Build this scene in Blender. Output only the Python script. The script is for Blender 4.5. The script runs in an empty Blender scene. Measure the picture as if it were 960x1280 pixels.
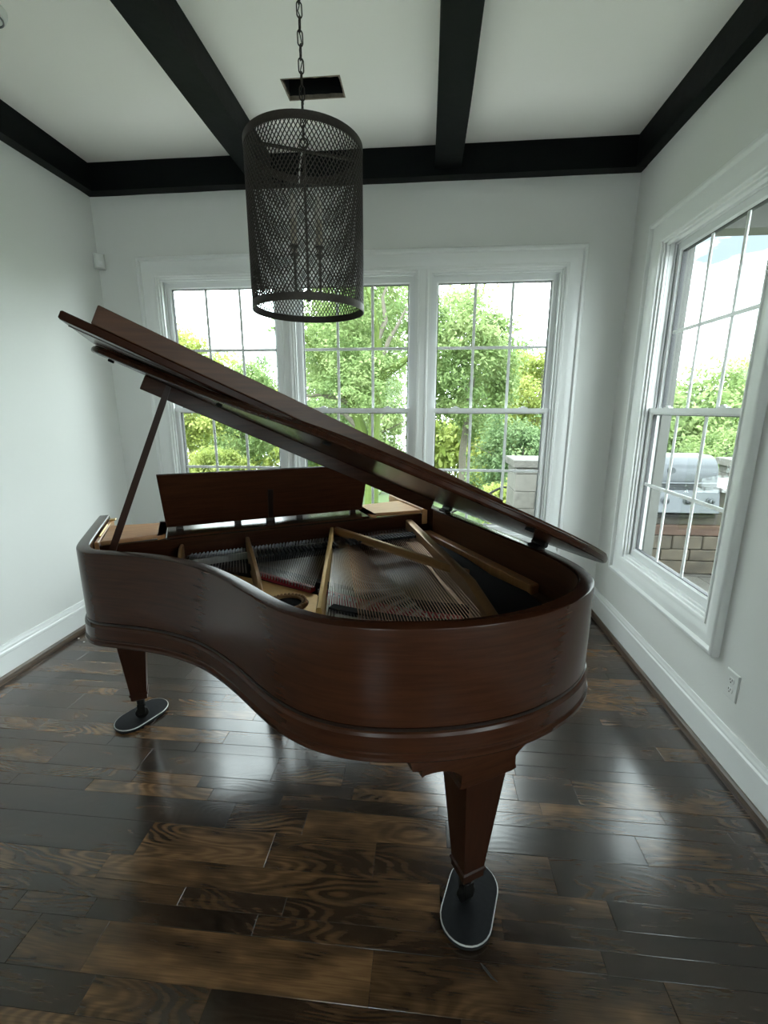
import bpy, bmesh, math, random
from mathutils import Vector, Matrix, noise

random.seed(7)
scene = bpy.context.scene
col = scene.collection
PI = math.pi

# ------------------------------------------------------------------ camera
H = 1.5
cam_data = bpy.data.cameras.new('camera')
cam = bpy.data.objects.new('camera', cam_data)
col.objects.link(cam)
scene.camera = cam
cam_data.sensor_fit = 'HORIZONTAL'
cam_data.sensor_width = 36.0
cam_data.lens = 36.0 * 556.36 / 960.0
cam_data.clip_start = 0.02
cam_data.clip_end = 500
_p, _y, _r = 0.2268, 0.0921, 0.0016
_fw = Vector((-math.sin(_y) * math.cos(_p), math.cos(_y) * math.cos(_p), -math.sin(_p)))
_rt = Vector((math.cos(_y), math.sin(_y), 0))
_up = _rt.cross(_fw)
_rt2 = _rt * math.cos(_r) + _up * math.sin(_r)
_up2 = -_rt * math.sin(_r) + _up * math.cos(_r)
_m = Matrix((_rt2, _up2, -_fw)).transposed().to_4x4()
_m.translation = Vector((0, 0, H))
cam.matrix_world = _m

# ------------------------------------------------------------------ sky, sun, exposure
SKY = 10.0
world = bpy.data.worlds.new('overcast_sky')
scene.world = world
world.use_nodes = True
wn = world.node_tree.nodes
wl = world.node_tree.links
for n in list(wn):
    wn.remove(n)
w_out = wn.new('ShaderNodeOutputWorld')
w_bg = wn.new('ShaderNodeBackground')
w_tc = wn.new('ShaderNodeTexCoord')
w_map = wn.new('ShaderNodeMapping')
w_map.inputs['Scale'].default_value = (1.0, 1.0, 2.6)
w_map.inputs['Location'].default_value = (0.35, 0.1, 0.0)
w_no = wn.new('ShaderNodeTexNoise')
w_no.inputs['Scale'].default_value = 3.2
w_no.inputs['Detail'].default_value = 6
w_no.inputs['Roughness'].default_value = 0.55
w_cr = wn.new('ShaderNodeValToRGB')
w_cr.color_ramp.elements[0].position = 0.38
w_cr.color_ramp.elements[0].color = (0.062, 0.076, 0.088, 1)
w_cr.color_ramp.elements[1].position = 0.56
w_cr.color_ramp.elements[1].color = (0.94, 1.0, 1.05, 1)
wl.new(w_tc.outputs['Generated'], w_map.inputs['Vector'])
wl.new(w_map.outputs['Vector'], w_no.inputs['Vector'])
wl.new(w_no.outputs['Fac'], w_cr.inputs['Fac'])
wl.new(w_cr.outputs['Color'], w_bg.inputs['Color'])
w_bg.inputs['Strength'].default_value = SKY
wl.new(w_bg.outputs['Background'], w_out.inputs['Surface'])

sun_d = bpy.data.lights.new('sun', 'SUN')
sun = bpy.data.objects.new('sun', sun_d)
col.objects.link(sun)
sun_d.energy = 4.0
sun_d.angle = math.radians(25)
sun_d.color = (1.0, 0.97, 0.9)
sun.location = (-2, -4, 9)
sun.rotation_euler = Vector((0.35, 0.55, -0.95)).to_track_quat('-Z', 'Y').to_euler()

vs = scene.view_settings
vs.view_transform = 'Standard'
vs.look = 'None'
vs.gamma = 1.0
vs.exposure = 0.54
vs.use_curve_mapping = False

# ------------------------------------------------------------------ dimensions
XL, XR, YB, YF = -2.347, 1.288, 3.28, -3.2      # room inner faces
ZC = 3.09                                       # ceiling
WT = 0.14                                       # wall thickness


# ------------------------------------------------------------------ materials
def new_mat(name):
    m = bpy.data.materials.new(name)
    m.use_nodes = True
    nt = m.node_tree
    b = nt.nodes.get('Principled BSDF')
    return m, nt, b


def plain(name, c, rough=0.5, metal=0.0, bump=0.0, bscale=200.0, coat=0.0, spec=0.5, var=0.0):
    m, nt, b = new_mat(name)
    b.inputs['Base Color'].default_value = (*c, 1)
    b.inputs['Roughness'].default_value = rough
    b.inputs['Metallic'].default_value = metal
    b.inputs['Coat Weight'].default_value = coat
    b.inputs['Specular IOR Level'].default_value = spec
    if bump or var:
        tc = nt.nodes.new('ShaderNodeTexCoord')
        no = nt.nodes.new('ShaderNodeTexNoise')
        no.inputs['Scale'].default_value = bscale
        no.inputs['Detail'].default_value = 4
        nt.links.new(tc.outputs['Object'], no.inputs['Vector'])
        if bump:
            bp = nt.nodes.new('ShaderNodeBump')
            bp.inputs['Strength'].default_value = bump
            bp.inputs['Distance'].default_value = 0.004
            nt.links.new(no.outputs['Fac'], bp.inputs['Height'])
            nt.links.new(bp.outputs['Normal'], b.inputs['Normal'])
        if var:
            mx = nt.nodes.new('ShaderNodeMix')
            mx.data_type = 'RGBA'
            mx.inputs[6].default_value = (*[x * (1 - var) for x in c], 1)
            mx.inputs[7].default_value = (*[min(1, x * (1 + var)) for x in c], 1)
            nt.links.new(no.outputs['Fac'], mx.inputs[0])
            nt.links.new(mx.outputs[2], b.inputs['Base Color'])
    return m


def wood(name, dark, light, rough=0.3, scale=(3, 3, 60), coat=0.0, bump=0.05, contrast=(0.35, 0.7), spec=0.5):
    """fine straight-grained veneer"""
    m, nt, b = new_mat(name)
    tc = nt.nodes.new('ShaderNodeTexCoord')
    mp = nt.nodes.new('ShaderNodeMapping')
    mp.inputs['Scale'].default_value = scale
    n1 = nt.nodes.new('ShaderNodeTexNoise')
    n1.inputs['Scale'].default_value = 1.0
    n1.inputs['Detail'].default_value = 7
    n1.inputs['Roughness'].default_value = 0.6
    n1.inputs['Distortion'].default_value = 0.3
    cr = nt.nodes.new('ShaderNodeValToRGB')
    cr.color_ramp.elements[0].position = contrast[0]
    cr.color_ramp.elements[0].color = (*dark, 1)
    cr.color_ramp.elements[1].position = contrast[1]
    cr.color_ramp.elements[1].color = (*light, 1)
    nt.links.new(tc.outputs['Object'], mp.inputs['Vector'])
    nt.links.new(mp.outputs['Vector'], n1.inputs['Vector'])
    nt.links.new(n1.outputs['Fac'], cr.inputs['Fac'])
    nt.links.new(cr.outputs['Color'], b.inputs['Base Color'])
    b.inputs['Roughness'].default_value = rough
    b.inputs['Coat Weight'].default_value = coat
    b.inputs['Coat Roughness'].default_value = 0.15
    b.inputs['Specular IOR Level'].default_value = spec
    if bump:
        bp = nt.nodes.new('ShaderNodeBump')
        bp.inputs['Strength'].default_value = bump
        bp.inputs['Distance'].default_value = 0.002
        nt.links.new(n1.outputs['Fac'], bp.inputs['Height'])
        nt.links.new(bp.outputs['Normal'], b.inputs['Normal'])
    return m


def floor_mat():
    m, nt, b = new_mat('stained_oak_floor')
    N, Lk = nt.nodes, nt.links
    tc = N.new('ShaderNodeTexCoord')
    oi = N.new('ShaderNodeObjectInfo')
    mul = N.new('ShaderNodeMath'); mul.operation = 'MULTIPLY'; mul.inputs[1].default_value = 87.0
    Lk.new(oi.outputs['Random'], mul.inputs[0])
    # cathedral figure: contour lines of a smooth stretched field
    mp = N.new('ShaderNodeMapping'); mp.inputs['Scale'].default_value = (1.3, 6.5, 1.0)
    Lk.new(tc.outputs['Object'], mp.inputs['Vector'])
    n1 = N.new('ShaderNodeTexNoise'); n1.noise_dimensions = '4D'
    n1.inputs['Scale'].default_value = 1.0; n1.inputs['Detail'].default_value = 2.0; n1.inputs['Roughness'].default_value = 0.35
    Lk.new(mp.outputs['Vector'], n1.inputs['Vector']); Lk.new(mul.outputs[0], n1.inputs['W'])
    k = N.new('ShaderNodeMath'); k.operation = 'MULTIPLY'; k.inputs[1].default_value = 210.0
    Lk.new(n1.outputs['Fac'], k.inputs[0])
    sn = N.new('ShaderNodeMath'); sn.operation = 'SINE'
    Lk.new(k.outputs[0], sn.inputs[0])
    rings = N.new('ShaderNodeMapRange'); rings.inputs[1].default_value = -0.6; rings.inputs[2].default_value = 0.9
    Lk.new(sn.outputs[0], rings.inputs[0])
    # fine fibres
    mp2 = N.new('ShaderNodeMapping'); mp2.inputs['Scale'].default_value = (9.0, 260.0, 1.0)
    Lk.new(tc.outputs['Object'], mp2.inputs['Vector'])
    n2 = N.new('ShaderNodeTexNoise'); n2.noise_dimensions = '4D'
    n2.inputs['Scale'].default_value = 1.0; n2.inputs['Detail'].default_value = 3.0
    Lk.new(mp2.outputs['Vector'], n2.inputs['Vector']); Lk.new(mul.outputs[0], n2.inputs['W'])
    # large mottling in stain
    mp3 = N.new('ShaderNodeMapping'); mp3.inputs['Scale'].default_value = (4.5, 14.0, 1.0)
    Lk.new(tc.outputs['Object'], mp3.inputs['Vector'])
    n3 = N.new('ShaderNodeTexNoise'); n3.noise_dimensions = '4D'
    n3.inputs['Scale'].default_value = 1.0; n3.inputs['Detail'].default_value = 2.5
    Lk.new(mp3.outputs['Vector'], n3.inputs['Vector']); Lk.new(mul.outputs[0], n3.inputs['W'])
    # plank tone
    tone = N.new('ShaderNodeValToRGB')
    e = tone.color_ramp.elements
    e[0].position = 0.0; e[0].color = (0.017, 0.0105, 0.0066, 1)
    e[1].position = 1.0; e[1].color = (0.145, 0.077, 0.034, 1)
    for ps, c in ((0.3, (0.031, 0.0180, 0.0106)), (0.6, (0.057, 0.0312, 0.0162)), (0.82, (0.092, 0.0495, 0.0230))):
        q = e.new(ps); q.color = (*c, 1)
    ad = N.new('ShaderNodeMath'); ad.operation = 'ADD'
    n3m = N.new('ShaderNodeMapRange'); n3m.inputs[1].default_value = 0.3; n3m.inputs[2].default_value = 0.7
    n3m.inputs[3].default_value = -0.40; n3m.inputs[4].default_value = 0.40
    Lk.new(n3.outputs['Fac'], n3m.inputs[0])
    rsc = N.new('ShaderNodeMapRange'); rsc.inputs[3].default_value = 0.12; rsc.inputs[4].default_value = 0.92
    Lk.new(oi.outputs['Random'], rsc.inputs[0])
    Lk.new(rsc.outputs[0], ad.inputs[0]); Lk.new(n3m.outputs[0], ad.inputs[1])
    Lk.new(ad.outputs[0], tone.inputs['Fac'])
    # darken by rings & fibres
    mx = N.new('ShaderNodeMix'); mx.data_type = 'RGBA'; mx.blend_type = 'MULTIPLY'
    rr = N.new('ShaderNodeMapRange'); rr.inputs[3].default_value = 0.42; rr.inputs[4].default_value = 1.2
    Lk.new(rings.outputs[0], rr.inputs[0])
    n4 = N.new('ShaderNodeTexNoise'); n4.noise_dimensions = '4D'; n4.inputs['Scale'].default_value = 2.2
    w4 = N.new('ShaderNodeMath'); w4.operation = 'ADD'; w4.inputs[1].default_value = 31.7
    Lk.new(mul.outputs[0], w4.inputs[0]); Lk.new(w4.outputs[0], n4.inputs['W']); Lk.new(tc.outputs['Object'], n4.inputs['Vector'])
    f4 = N.new('ShaderNodeMapRange'); f4.inputs[1].default_value = 0.40; f4.inputs[2].default_value = 0.62
    Lk.new(n4.outputs['Fac'], f4.inputs[0]); Lk.new(f4.outputs[0], mx.inputs[0])
    Lk.new(tone.outputs['Color'], mx.inputs[6]); Lk.new(rr.outputs[0], mx.inputs[7])
    mx2 = N.new('ShaderNodeMix'); mx2.data_type = 'RGBA'; mx2.blend_type = 'MULTIPLY'
    fr = N.new('ShaderNodeMapRange'); fr.inputs[1].default_value = 0.3; fr.inputs[2].default_value = 0.7
    fr.inputs[3].default_value = 0.6; fr.inputs[4].default_value = 1.3
    Lk.new(n2.outputs['Fac'], fr.inputs[0])
    mx2.inputs[0].default_value = 0.8
    Lk.new(mx.outputs[2], mx2.inputs[6]); Lk.new(fr.outputs[0], mx2.inputs[7])
    b.inputs['Specular IOR Level'].default_value = 0.6
    b.inputs['Coat Weight'].default_value = 0.4
    b.inputs['Coat Roughness'].default_value = 0.15
    Lk.new(mx2.outputs[2], b.inputs['Base Color'])
    rg = N.new('ShaderNodeMapRange'); rg.inputs[3].default_value = 0.15; rg.inputs[4].default_value = 0.25
    Lk.new(n3.outputs['Fac'], rg.inputs[0]); Lk.new(rg.outputs[0], b.inputs['Roughness'])
    bp = N.new('ShaderNodeBump'); bp.inputs['Strength'].default_value = 0.06; bp.inputs['Distance'].default_value = 0.001
    hs = N.new('ShaderNodeMath'); hs.operation = 'ADD'
    Lk.new(n2.outputs['Fac'], hs.inputs[0]); Lk.new(rings.outputs[0], hs.inputs[1])
    Lk.new(hs.outputs[0], bp.inputs['Height']); Lk.new(bp.outputs['Normal'], b.inputs['Normal'])
    return m


def glass_mat():
    m, nt, b = new_mat('window_glass')
    nt.nodes.remove(b)
    out = nt.nodes.get('Material Output')
    tr = nt.nodes.new('ShaderNodeBsdfTransparent'); tr.inputs['Color'].default_value = (0.93, 0.97, 0.95, 1)
    gl = nt.nodes.new('ShaderNodeBsdfGlossy'); gl.inputs['Roughness'].default_value = 0.02
    lw = nt.nodes.new('ShaderNodeLayerWeight')
    pw = nt.nodes.new('ShaderNodeMath'); pw.operation = 'POWER'; pw.inputs[1].default_value = 5.0
    nt.links.new(lw.outputs['Facing'], pw.inputs[0])
    fr = nt.nodes.new('ShaderNodeMath'); fr.operation = 'MULTIPLY_ADD'; fr.inputs[1].default_value = 0.7; fr.inputs[2].default_value = 0.006
    nt.links.new(pw.outputs[0], fr.inputs[0])
    mx = nt.nodes.new('ShaderNodeMixShader')
    nt.links.new(fr.outputs[0], mx.inputs[0]); nt.links.new(tr.outputs[0], mx.inputs[1]); nt.links.new(gl.outputs[0], mx.inputs[2])
    nt.links.new(mx.outputs[0], out.inputs['Surface'])
    return m


def leaf_mat(name, c1, c2, c3):
    m, nt, b = new_mat(name)
    N, Lk = nt.nodes, nt.links
    out = N.get('Material Output')
    tc = N.new('ShaderNodeTexCoord')
    no = N.new('ShaderNodeTexNoise'); no.inputs['Scale'].default_value = 0.9; no.inputs['Detail'].default_value = 5
    Lk.new(tc.outputs['Object'], no.inputs['Vector'])
    cr = N.new('ShaderNodeValToRGB')
    e = cr.color_ramp.elements
    e[0].position = 0.33; e[0].color = (*c1, 1)
    e[1].position = 0.68; e[1].color = (*c3, 1)
    q = e.new(0.5); q.color = (*c2, 1)
    Lk.new(no.outputs['Fac'], cr.inputs['Fac'])
    Lk.new(cr.outputs['Color'], b.inputs['Base Color'])
    b.inputs['Roughness'].default_value = 0.55
    b.inputs['Specular IOR Level'].default_value = 0.25
    tl = N.new('ShaderNodeBsdfTranslucent')
    Lk.new(cr.outputs['Color'], tl.inputs['Color'])
    mx = N.new('ShaderNodeMixShader'); mx.inputs[0].default_value = 0.45
    Lk.new(b.outputs[0], mx.inputs[1]); Lk.new(tl.outputs[0], mx.inputs[2])
    Lk.new(mx.outputs[0], out.inputs['Surface'])
    return m


def stone_mat(name, c1, c2, rough=0.8, scale=9.0):
    m, nt, b = new_mat(name)
    N, Lk = nt.nodes, nt.links
    tc = N.new('ShaderNodeTexCoord'); oi = N.new('ShaderNodeObjectInfo')
    no = N.new('ShaderNodeTexNoise'); no.inputs['Scale'].default_value = scale; no.inputs['Detail'].default_value = 8
    Lk.new(tc.outputs['Object'], no.inputs['Vector'])
    ad = N.new('ShaderNodeMath'); ad.operation = 'ADD'
    ml = N.new('ShaderNodeMath'); ml.operation = 'MULTIPLY_ADD'; ml.inputs[1].default_value = 0.5; ml.inputs[2].default_value = -0.25
    Lk.new(oi.outputs['Random'], ml.inputs[0])
    Lk.new(no.outputs['Fac'], ad.inputs[0]); Lk.new(ml.outputs[0], ad.inputs[1])
    cr = N.new('ShaderNodeValToRGB')
    cr.color_ramp.elements[0].position = 0.3; cr.color_ramp.elements[0].color = (*c1, 1)
    cr.color_ramp.elements[1].position = 0.7; cr.color_ramp.elements[1].color = (*c2, 1)
    Lk.new(ad.outputs[0], cr.inputs['Fac']); Lk.new(cr.outputs['Color'], b.inputs['Base Color'])
    b.inputs['Roughness'].default_value = rough
    bp = N.new('ShaderNodeBump'); bp.inputs['Strength'].default_value = 0.5; bp.inputs['Distance'].default_value = 0.01
    Lk.new(no.outputs['Fac'], bp.inputs['Height']); Lk.new(bp.outputs['Normal'], b.inputs['Normal'])
    return m


M = {}
M['wall'] = plain('wall_paint', (0.75, 0.755, 0.73), 0.65, bump=0.06, bscale=160)
M['ceiling'] = plain('ceiling_paint', (0.90, 0.88, 0.83), 0.85, bump=0.05, bscale=120)
M['trim'] = plain('white_trim_paint', (0.84, 0.85, 0.84), 0.28)
M['sash'] = plain('white_vinyl', (0.80, 0.81, 0.81), 0.3)
M['gasket'] = plain('dark_gasket', (0.05, 0.05, 0.055), 0.6)
M['beam'] = plain('black_beam_paint', (0.003, 0.0042, 0.0046), 0.5, bump=0.4, bscale=14, spec=0.09)
M['shoe'] = wood('shoe_moulding_wood', (0.05, 0.032, 0.022), (0.13, 0.085, 0.055), 0.4, (4, 4, 60))
M['floor'] = floor_mat()
M['subfloor'] = plain('dark_subfloor', (0.012, 0.008, 0.006), 0.8)
M['glass'] = glass_mat()
M['mahog'] = wood('mahogany_veneer', (0.030, 0.0102, 0.0052), (0.047, 0.0165, 0.0080), 0.23, (6, 6, 110), spec=0.22, bump=0.0)
M['mahog_v'] = wood('mahogany_veneer_upright', (0.023, 0.0076, 0.0040), (0.036, 0.0124, 0.0062), 0.30, (90, 90, 4), spec=0.25)
M['mahog_lid'] = wood('mahogany_lid', (0.023, 0.0076, 0.0040), (0.038, 0.0128, 0.0064), 0.24, (5, 80, 5), bump=0.02, spec=0.10)
M['mahog_warm'] = wood('mahogany_warm_bright', (0.055, 0.0190, 0.0070), (0.088, 0.0325, 0.0120), 0.38, (5, 5, 90), spec=0.35)  # brighter mahogany; on the spine strip it stands for light
M['shelf'] = wood('honey_mahogany_lit', (0.40, 0.18, 0.068), (0.55, 0.28, 0.115), 0.36, (5, 60, 5))  # colour raised to hold the window light grazing the shelf
M['dark_line'] = plain('dark_moulding_line', (0.012, 0.006, 0.004), 0.3)
M['gold'] = plain('gold_cast_plate', (0.60, 0.37, 0.12), 0.40, 0.35, bump=0.12, bscale=60, var=0.12)
M['gold_dark'] = plain('bronze_strut', (0.30, 0.165, 0.07), 0.35, 0.45, bump=0.08, bscale=60, var=0.15)
M['spruce'] = wood('spruce_soundboard', (0.075, 0.040, 0.018), (0.13, 0.072, 0.034), 0.4, (70, 5, 5))
M['felt_red'] = plain('red_felt', (0.28, 0.022, 0.045), 0.95, bump=0.3, bscale=400)
M['felt_black'] = plain('black_felt', (0.012, 0.012, 0.014), 0.9, bump=0.2, bscale=300)
M['steel'] = plain('string_steel', (0.62, 0.60, 0.57), 0.3, 1.0)
M['copper'] = plain('wound_string_copper', (0.46, 0.30, 0.21), 0.38, 1.0)
M['pin'] = plain('tuning_pin_steel', (0.32, 0.33, 0.36), 0.3, 1.0)
M['brass'] = plain('brass', (0.62, 0.43, 0.15), 0.3, 1.0)
M['black_metal'] = plain('black_metal', (0.012, 0.011, 0.010), 0.42, 0.6)
M['bronze'] = plain('dark_bronze_metal', (0.050, 0.042, 0.036), 0.5, 0.7, bump=0.2, bscale=150, var=0.3)
M['ivory'] = plain('ivory_key', (0.78, 0.74, 0.64), 0.25)
M['ebony'] = plain('ebony_key', (0.01, 0.01, 0.01), 0.25)
M['cup'] = plain('black_felt_disc', (0.012, 0.0125, 0.014), 0.6, bump=0.15, bscale=80, var=0.3, spec=0.10)
M['silver_trim'] = plain('silver_trim', (0.50, 0.50, 0.48), 0.4, 0.4)
M['plastic'] = plain('white_plastic', (0.74, 0.75, 0.73), 0.4)
M['slot'] = plain('dark_slot', (0.008, 0.008, 0.008), 0.8, spec=0.08)
M['candle'] = plain('candle_sleeve', (0.30, 0.26, 0.20), 0.6, var=0.2, bscale=40)
M['bulb'] = plain('bulb_glass', (0.55, 0.52, 0.46), 0.15)
M['duct'] = plain('dark_duct_metal', (0.012, 0.016, 0.018), 0.6, 0.3)
M['raw_edge'] = plain('raw_drywall_edge', (0.22, 0.18, 0.14), 0.9, bump=0.5, bscale=60, var=0.3)
M['stainless'] = plain('stainless_steel', (0.085, 0.092, 0.10), 0.4, 0.7)
M['stone'] = stone_mat('tan_rough_stone', (0.022, 0.0165, 0.0105), (0.062, 0.049, 0.033))
M['stone_red'] = stone_mat('reddish_stone', (0.045, 0.022, 0.013), (0.085, 0.047, 0.03))
M['limestone'] = stone_mat('pale_limestone', (0.055, 0.053, 0.047), (0.105, 0.10, 0.09), scale=14)
M['flag'] = stone_mat('grey_flagstone', (0.035, 0.032, 0.027), (0.062, 0.058, 0.049), scale=5)
M['mortar'] = plain('mortar', (0.05, 0.044, 0.036), 0.95)
M['countertop'] = plain('pale_counter_slab', (0.13, 0.13, 0.125), 0.5, var=0.06, bscale=20)
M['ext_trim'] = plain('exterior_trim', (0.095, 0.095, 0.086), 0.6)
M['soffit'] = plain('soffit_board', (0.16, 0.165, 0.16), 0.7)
M['grass'] = plain('grass_ground', (0.05, 0.085, 0.02), 0.9, bump=0.8, bscale=8, var=0.4)
M['bark'] = plain('grey_bark', (0.13, 0.115, 0.09), 0.9, bump=0.8, bscale=20, var=0.3)
M['moss'] = plain('mossy_vine_bark', (0.075, 0.11, 0.02), 0.9, bump=0.9, bscale=12, var=0.35)
M['leaf_a'] = leaf_mat('leaf_mid_green', (0.1148, 0.1823, 0.0607), (0.2093, 0.2903, 0.1080), (0.3240, 0.3847, 0.1755))
M['leaf_b'] = leaf_mat('leaf_yellow_green', (0.1553, 0.2093, 0.0473), (0.2903, 0.3375, 0.0878), (0.4050, 0.4253, 0.1485))
M['leaf_c'] = leaf_mat('leaf_deep_green', (0.0675, 0.1215, 0.0513), (0.1350, 0.2093, 0.0891), (0.2160, 0.2835, 0.1350))
M['bounce_slab'] = plain('pale_bounce_slab', (0.62, 0.61, 0.57), 0.85, bump=0.3, bscale=40, var=0.06)
M['debris'] = plain('black_plastic_bit', (0.01, 0.01, 0.01), 0.4)


# ------------------------------------------------------------------ mesh helpers
class MB:
    def __init__(self):
        self.v = []; self.f = []

    def add(self, verts, faces):
        o = len(self.v)
        self.v.extend([tuple(p) for p in verts])
        self.f.extend([tuple(i + o for i in f) for f in faces])
        return self

    def box(self, x0, x1, y0, y1, z0, z1, xf=None):
        vs_ = [(x0, y0, z0), (x1, y0, z0), (x1, y1, z0), (x0, y1, z0), (x0, y0, z1), (x1, y0, z1), (x1, y1, z1), (x0, y1, z1)]
        if xf: vs_ = [xf(*p) for p in vs_]
        return self.add(vs_, [(0, 3, 2, 1), (4, 5, 6, 7), (0, 1, 5, 4), (1, 2, 6, 5), (2, 3, 7, 6), (3, 0, 4, 7)])

    def bbox(self, x0, x1, y0, y1, z0, z1, c=0.003, xf=None):
        """box with chamfered edges (all), 24 verts"""
        vs_ = []
        for ix, iy, iz in [(i, j, k) for i in (0, 1) for j in (0, 1) for k in (0, 1)]:
            X = (x0, x1)[ix]; Y = (y0, y1)[iy]; Z = (z0, z1)[iz]
            sx, sy, sz = (1, -1)[ix] * c, (1, -1)[iy] * c, (1, -1)[iz] * c
            vs_ += [(X, Y + sy, Z + sz), (X + sx, Y, Z + sz), (X + sx, Y + sy, Z)]
        if xf: vs_ = [xf(*p) for p in vs_]
        def I(i, j, k, a): return ((i * 2 + j) * 2 + k) * 3 + a
        fs = []
        for i in (0, 1): fs.append((I(i, 0, 0, 0), I(i, 0, 1, 0), I(i, 1, 1, 0), I(i, 1, 0, 0)))
        for j in (0, 1): fs.append((I(0, j, 0, 1), I(0, j, 1, 1), I(1, j, 1, 1), I(1, j, 0, 1)))
        for k in (0, 1): fs.append((I(0, 0, k, 2), I(0, 1, k, 2), I(1, 1, k, 2), I(1, 0, k, 2)))
        for j in (0, 1):
            for k in (0, 1): fs.append((I(0, j, k, 1), I(1, j, k, 1), I(1, j, k, 2), I(0, j, k, 2)))
        for i in (0, 1):
            for k in (0, 1): fs.append((I(i, 0, k, 0), I(i, 1, k, 0), I(i, 1, k, 2), I(i, 0, k, 2)))
        for i in (0, 1):
            for j in (0, 1): fs.append((I(i, j, 0, 0), I(i, j, 1, 0), I(i, j, 1, 1), I(i, j, 0, 1)))
        for i in (0, 1):
            for j in (0, 1):
                for k in (0, 1): fs.append((I(i, j, k, 0), I(i, j, k, 1), I(i, j, k, 2)))
        return self.add(vs_, fs)

    def tube(self, pts, r, n=8, closed=False, cap=True):
        pts = [Vector(p) for p in pts]
        rs = r if isinstance(r, (list, tuple)) else [r] * len(pts)
        vs_ = []; fs = []
        prev = None
        m = len(pts)
        for i, p in enumerate(pts):
            if closed: d = pts[(i + 1) % m] - pts[i - 1]
            else: d = pts[min(i + 1, m - 1)] - pts[max(i - 1, 0)]
            d.normalize()
            if prev is None:
                a = Vector((0, 0, 1)) if abs(d.z) < 0.9 else Vector((1, 0, 0))
                u = d.cross(a).normalized()
            else:
                u = (prev - d * prev.dot(d)).normalized()
            w = d.cross(u)
            prev = u
            for k in range(n):
                t = 2 * PI * k / n
                vs_.append(p + (u * math.cos(t) + w * math.sin(t)) * rs[i])
        seg = m if closed else m - 1
        for i in range(seg):
            for k in range(n):
                a = i * n + k; b_ = i * n + (k + 1) % n
                c = ((i + 1) % m) * n + (k + 1) % n; d_ = ((i + 1) % m) * n + k
                fs.append((a, b_, c, d_))
        if cap and not closed:
            fs.append(tuple(range(n - 1, -1, -1)))
            fs.append(tuple((m - 1) * n + k for k in range(n)))
        return self.add(vs_, fs)

    def lathe(self, prof, n=24, c=(0, 0, 0), cap=True):
        """prof: list (r,z) ; around z axis"""
        vs_ = []; fs = []
        for r, z in prof:
            for k in range(n):
                t = 2 * PI * k / n
                vs_.append((c[0] + r * math.cos(t), c[1] + r * math.sin(t), c[2] + z))
        for i in range(len(prof) - 1):
            for k in range(n):
                fs.append((i * n + k, i * n + (k + 1) % n, (i + 1) * n + (k + 1) % n, (i + 1) * n + k))
        if cap:
            fs.append(tuple(range(n - 1, -1, -1)))
            fs.append(tuple((len(prof) - 1) * n + k for k in range(n)))
        return self.add(vs_, fs)

    def rings(self, loops, cap=True, closed_prof=False):
        """loops: list of equal-length closed vertex loops, bridged in order"""
        n = len(loops[0]); vs_ = [p for lp in loops for p in lp]; fs = []
        m = len(loops)
        for i in range(m if closed_prof else m - 1):
            j = (i + 1) % m
            for k in range(n):
                fs.append((i * n + k, i * n + (k + 1) % n, j * n + (k + 1) % n, j * n + k))
        if cap and not closed_prof:
            fs.append(tuple(range(n - 1, -1, -1)))
            fs.append(tuple((m - 1) * n + k for k in range(n)))
        return self.add(vs_, fs)

    def sweep(self, sections, cap=True):
        """sections: list (along path) of closed profile loops; open path"""
        return self.rings(sections, cap=cap)

    def prism(self, poly, f0, f1):
        """poly: 2D pts; f0,f1 map (x,y)-> 3D for the two faces"""
        return self.rings([[f0(*p) for p in poly], [f1(*p) for p in poly]])

    def move(self, dx, dy, dz):
        self.v = [(x + dx, y + dy, z + dz) for x, y, z in self.v]; return self

    def mesh(self, name, mat=None, smooth=False, angle=35):
        me = bpy.data.meshes.new(name)
        me.from_pydata(self.v, [], self.f)
        bm = bmesh.new(); bm.from_mesh(me)
        bmesh.ops.recalc_face_normals(bm, faces=bm.faces)
        if smooth:
            for f in bm.faces: f.smooth = True
            for e in bm.edges:
                if len(e.link_faces) == 2 and e.calc_face_angle(0) > math.radians(angle): e.smooth = False
        bm.to_mesh(me); bm.free()
        if mat: me.materials.append(mat)
        return me

    def build(self, name, mat, parent=None, smooth=False, loc=None, angle=35):
        me = self.mesh(name, mat, smooth, angle)
        return link(name, me, parent, loc)


def link(name, me, parent=None, loc=None, rot=None):
    o = bpy.data.objects.new(name, me)
    col.objects.link(o)
    if parent: o.parent = parent
    if loc: o.location = loc
    if rot: o.rotation_euler = rot
    return o


def tag(o, label=None, cat=None, group=None, kind=None):
    if label: o['label'] = label
    if cat: o['category'] = cat
    if group: o['group'] = group
    if kind: o['kind'] = kind
    return o


def empty(name, loc=(0, 0, 0), rz=0):
    o = bpy.data.objects.new(name, None)
    o.empty_display_size = 0.1
    col.objects.link(o)
    o.location = loc; o.rotation_euler = (0, 0, rz)
    return o


def struct(o):
    o['kind'] = 'structure'
    return o


# ================================================================== ROOM SHELL
WZ0, WZ1 = 0.575, 2.41           # window opening heights
WW = 0.885                       # opening width
BACKW = [-1.485, -0.52, 0.445]   # centres of the three back windows
RIGHTW = [2.43, -0.35, -1.75]  # first is the side window; the other two are unseen, added for fill light


def wall_cells(us, zs, openings, fmap, d0, d1):
    mb = MB()
    for i in range(len(us) - 1):
        for j in range(len(zs) - 1):
            uc = (us[i] + us[i + 1]) / 2; zc = (zs[j] + zs[j + 1]) / 2
            if any(a < uc < b and c < zc < d for a, b, c, d in openings): continue
            mb.box(us[i], us[i + 1], d0, d1, zs[j], zs[j + 1], xf=fmap)
    return mb


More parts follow.
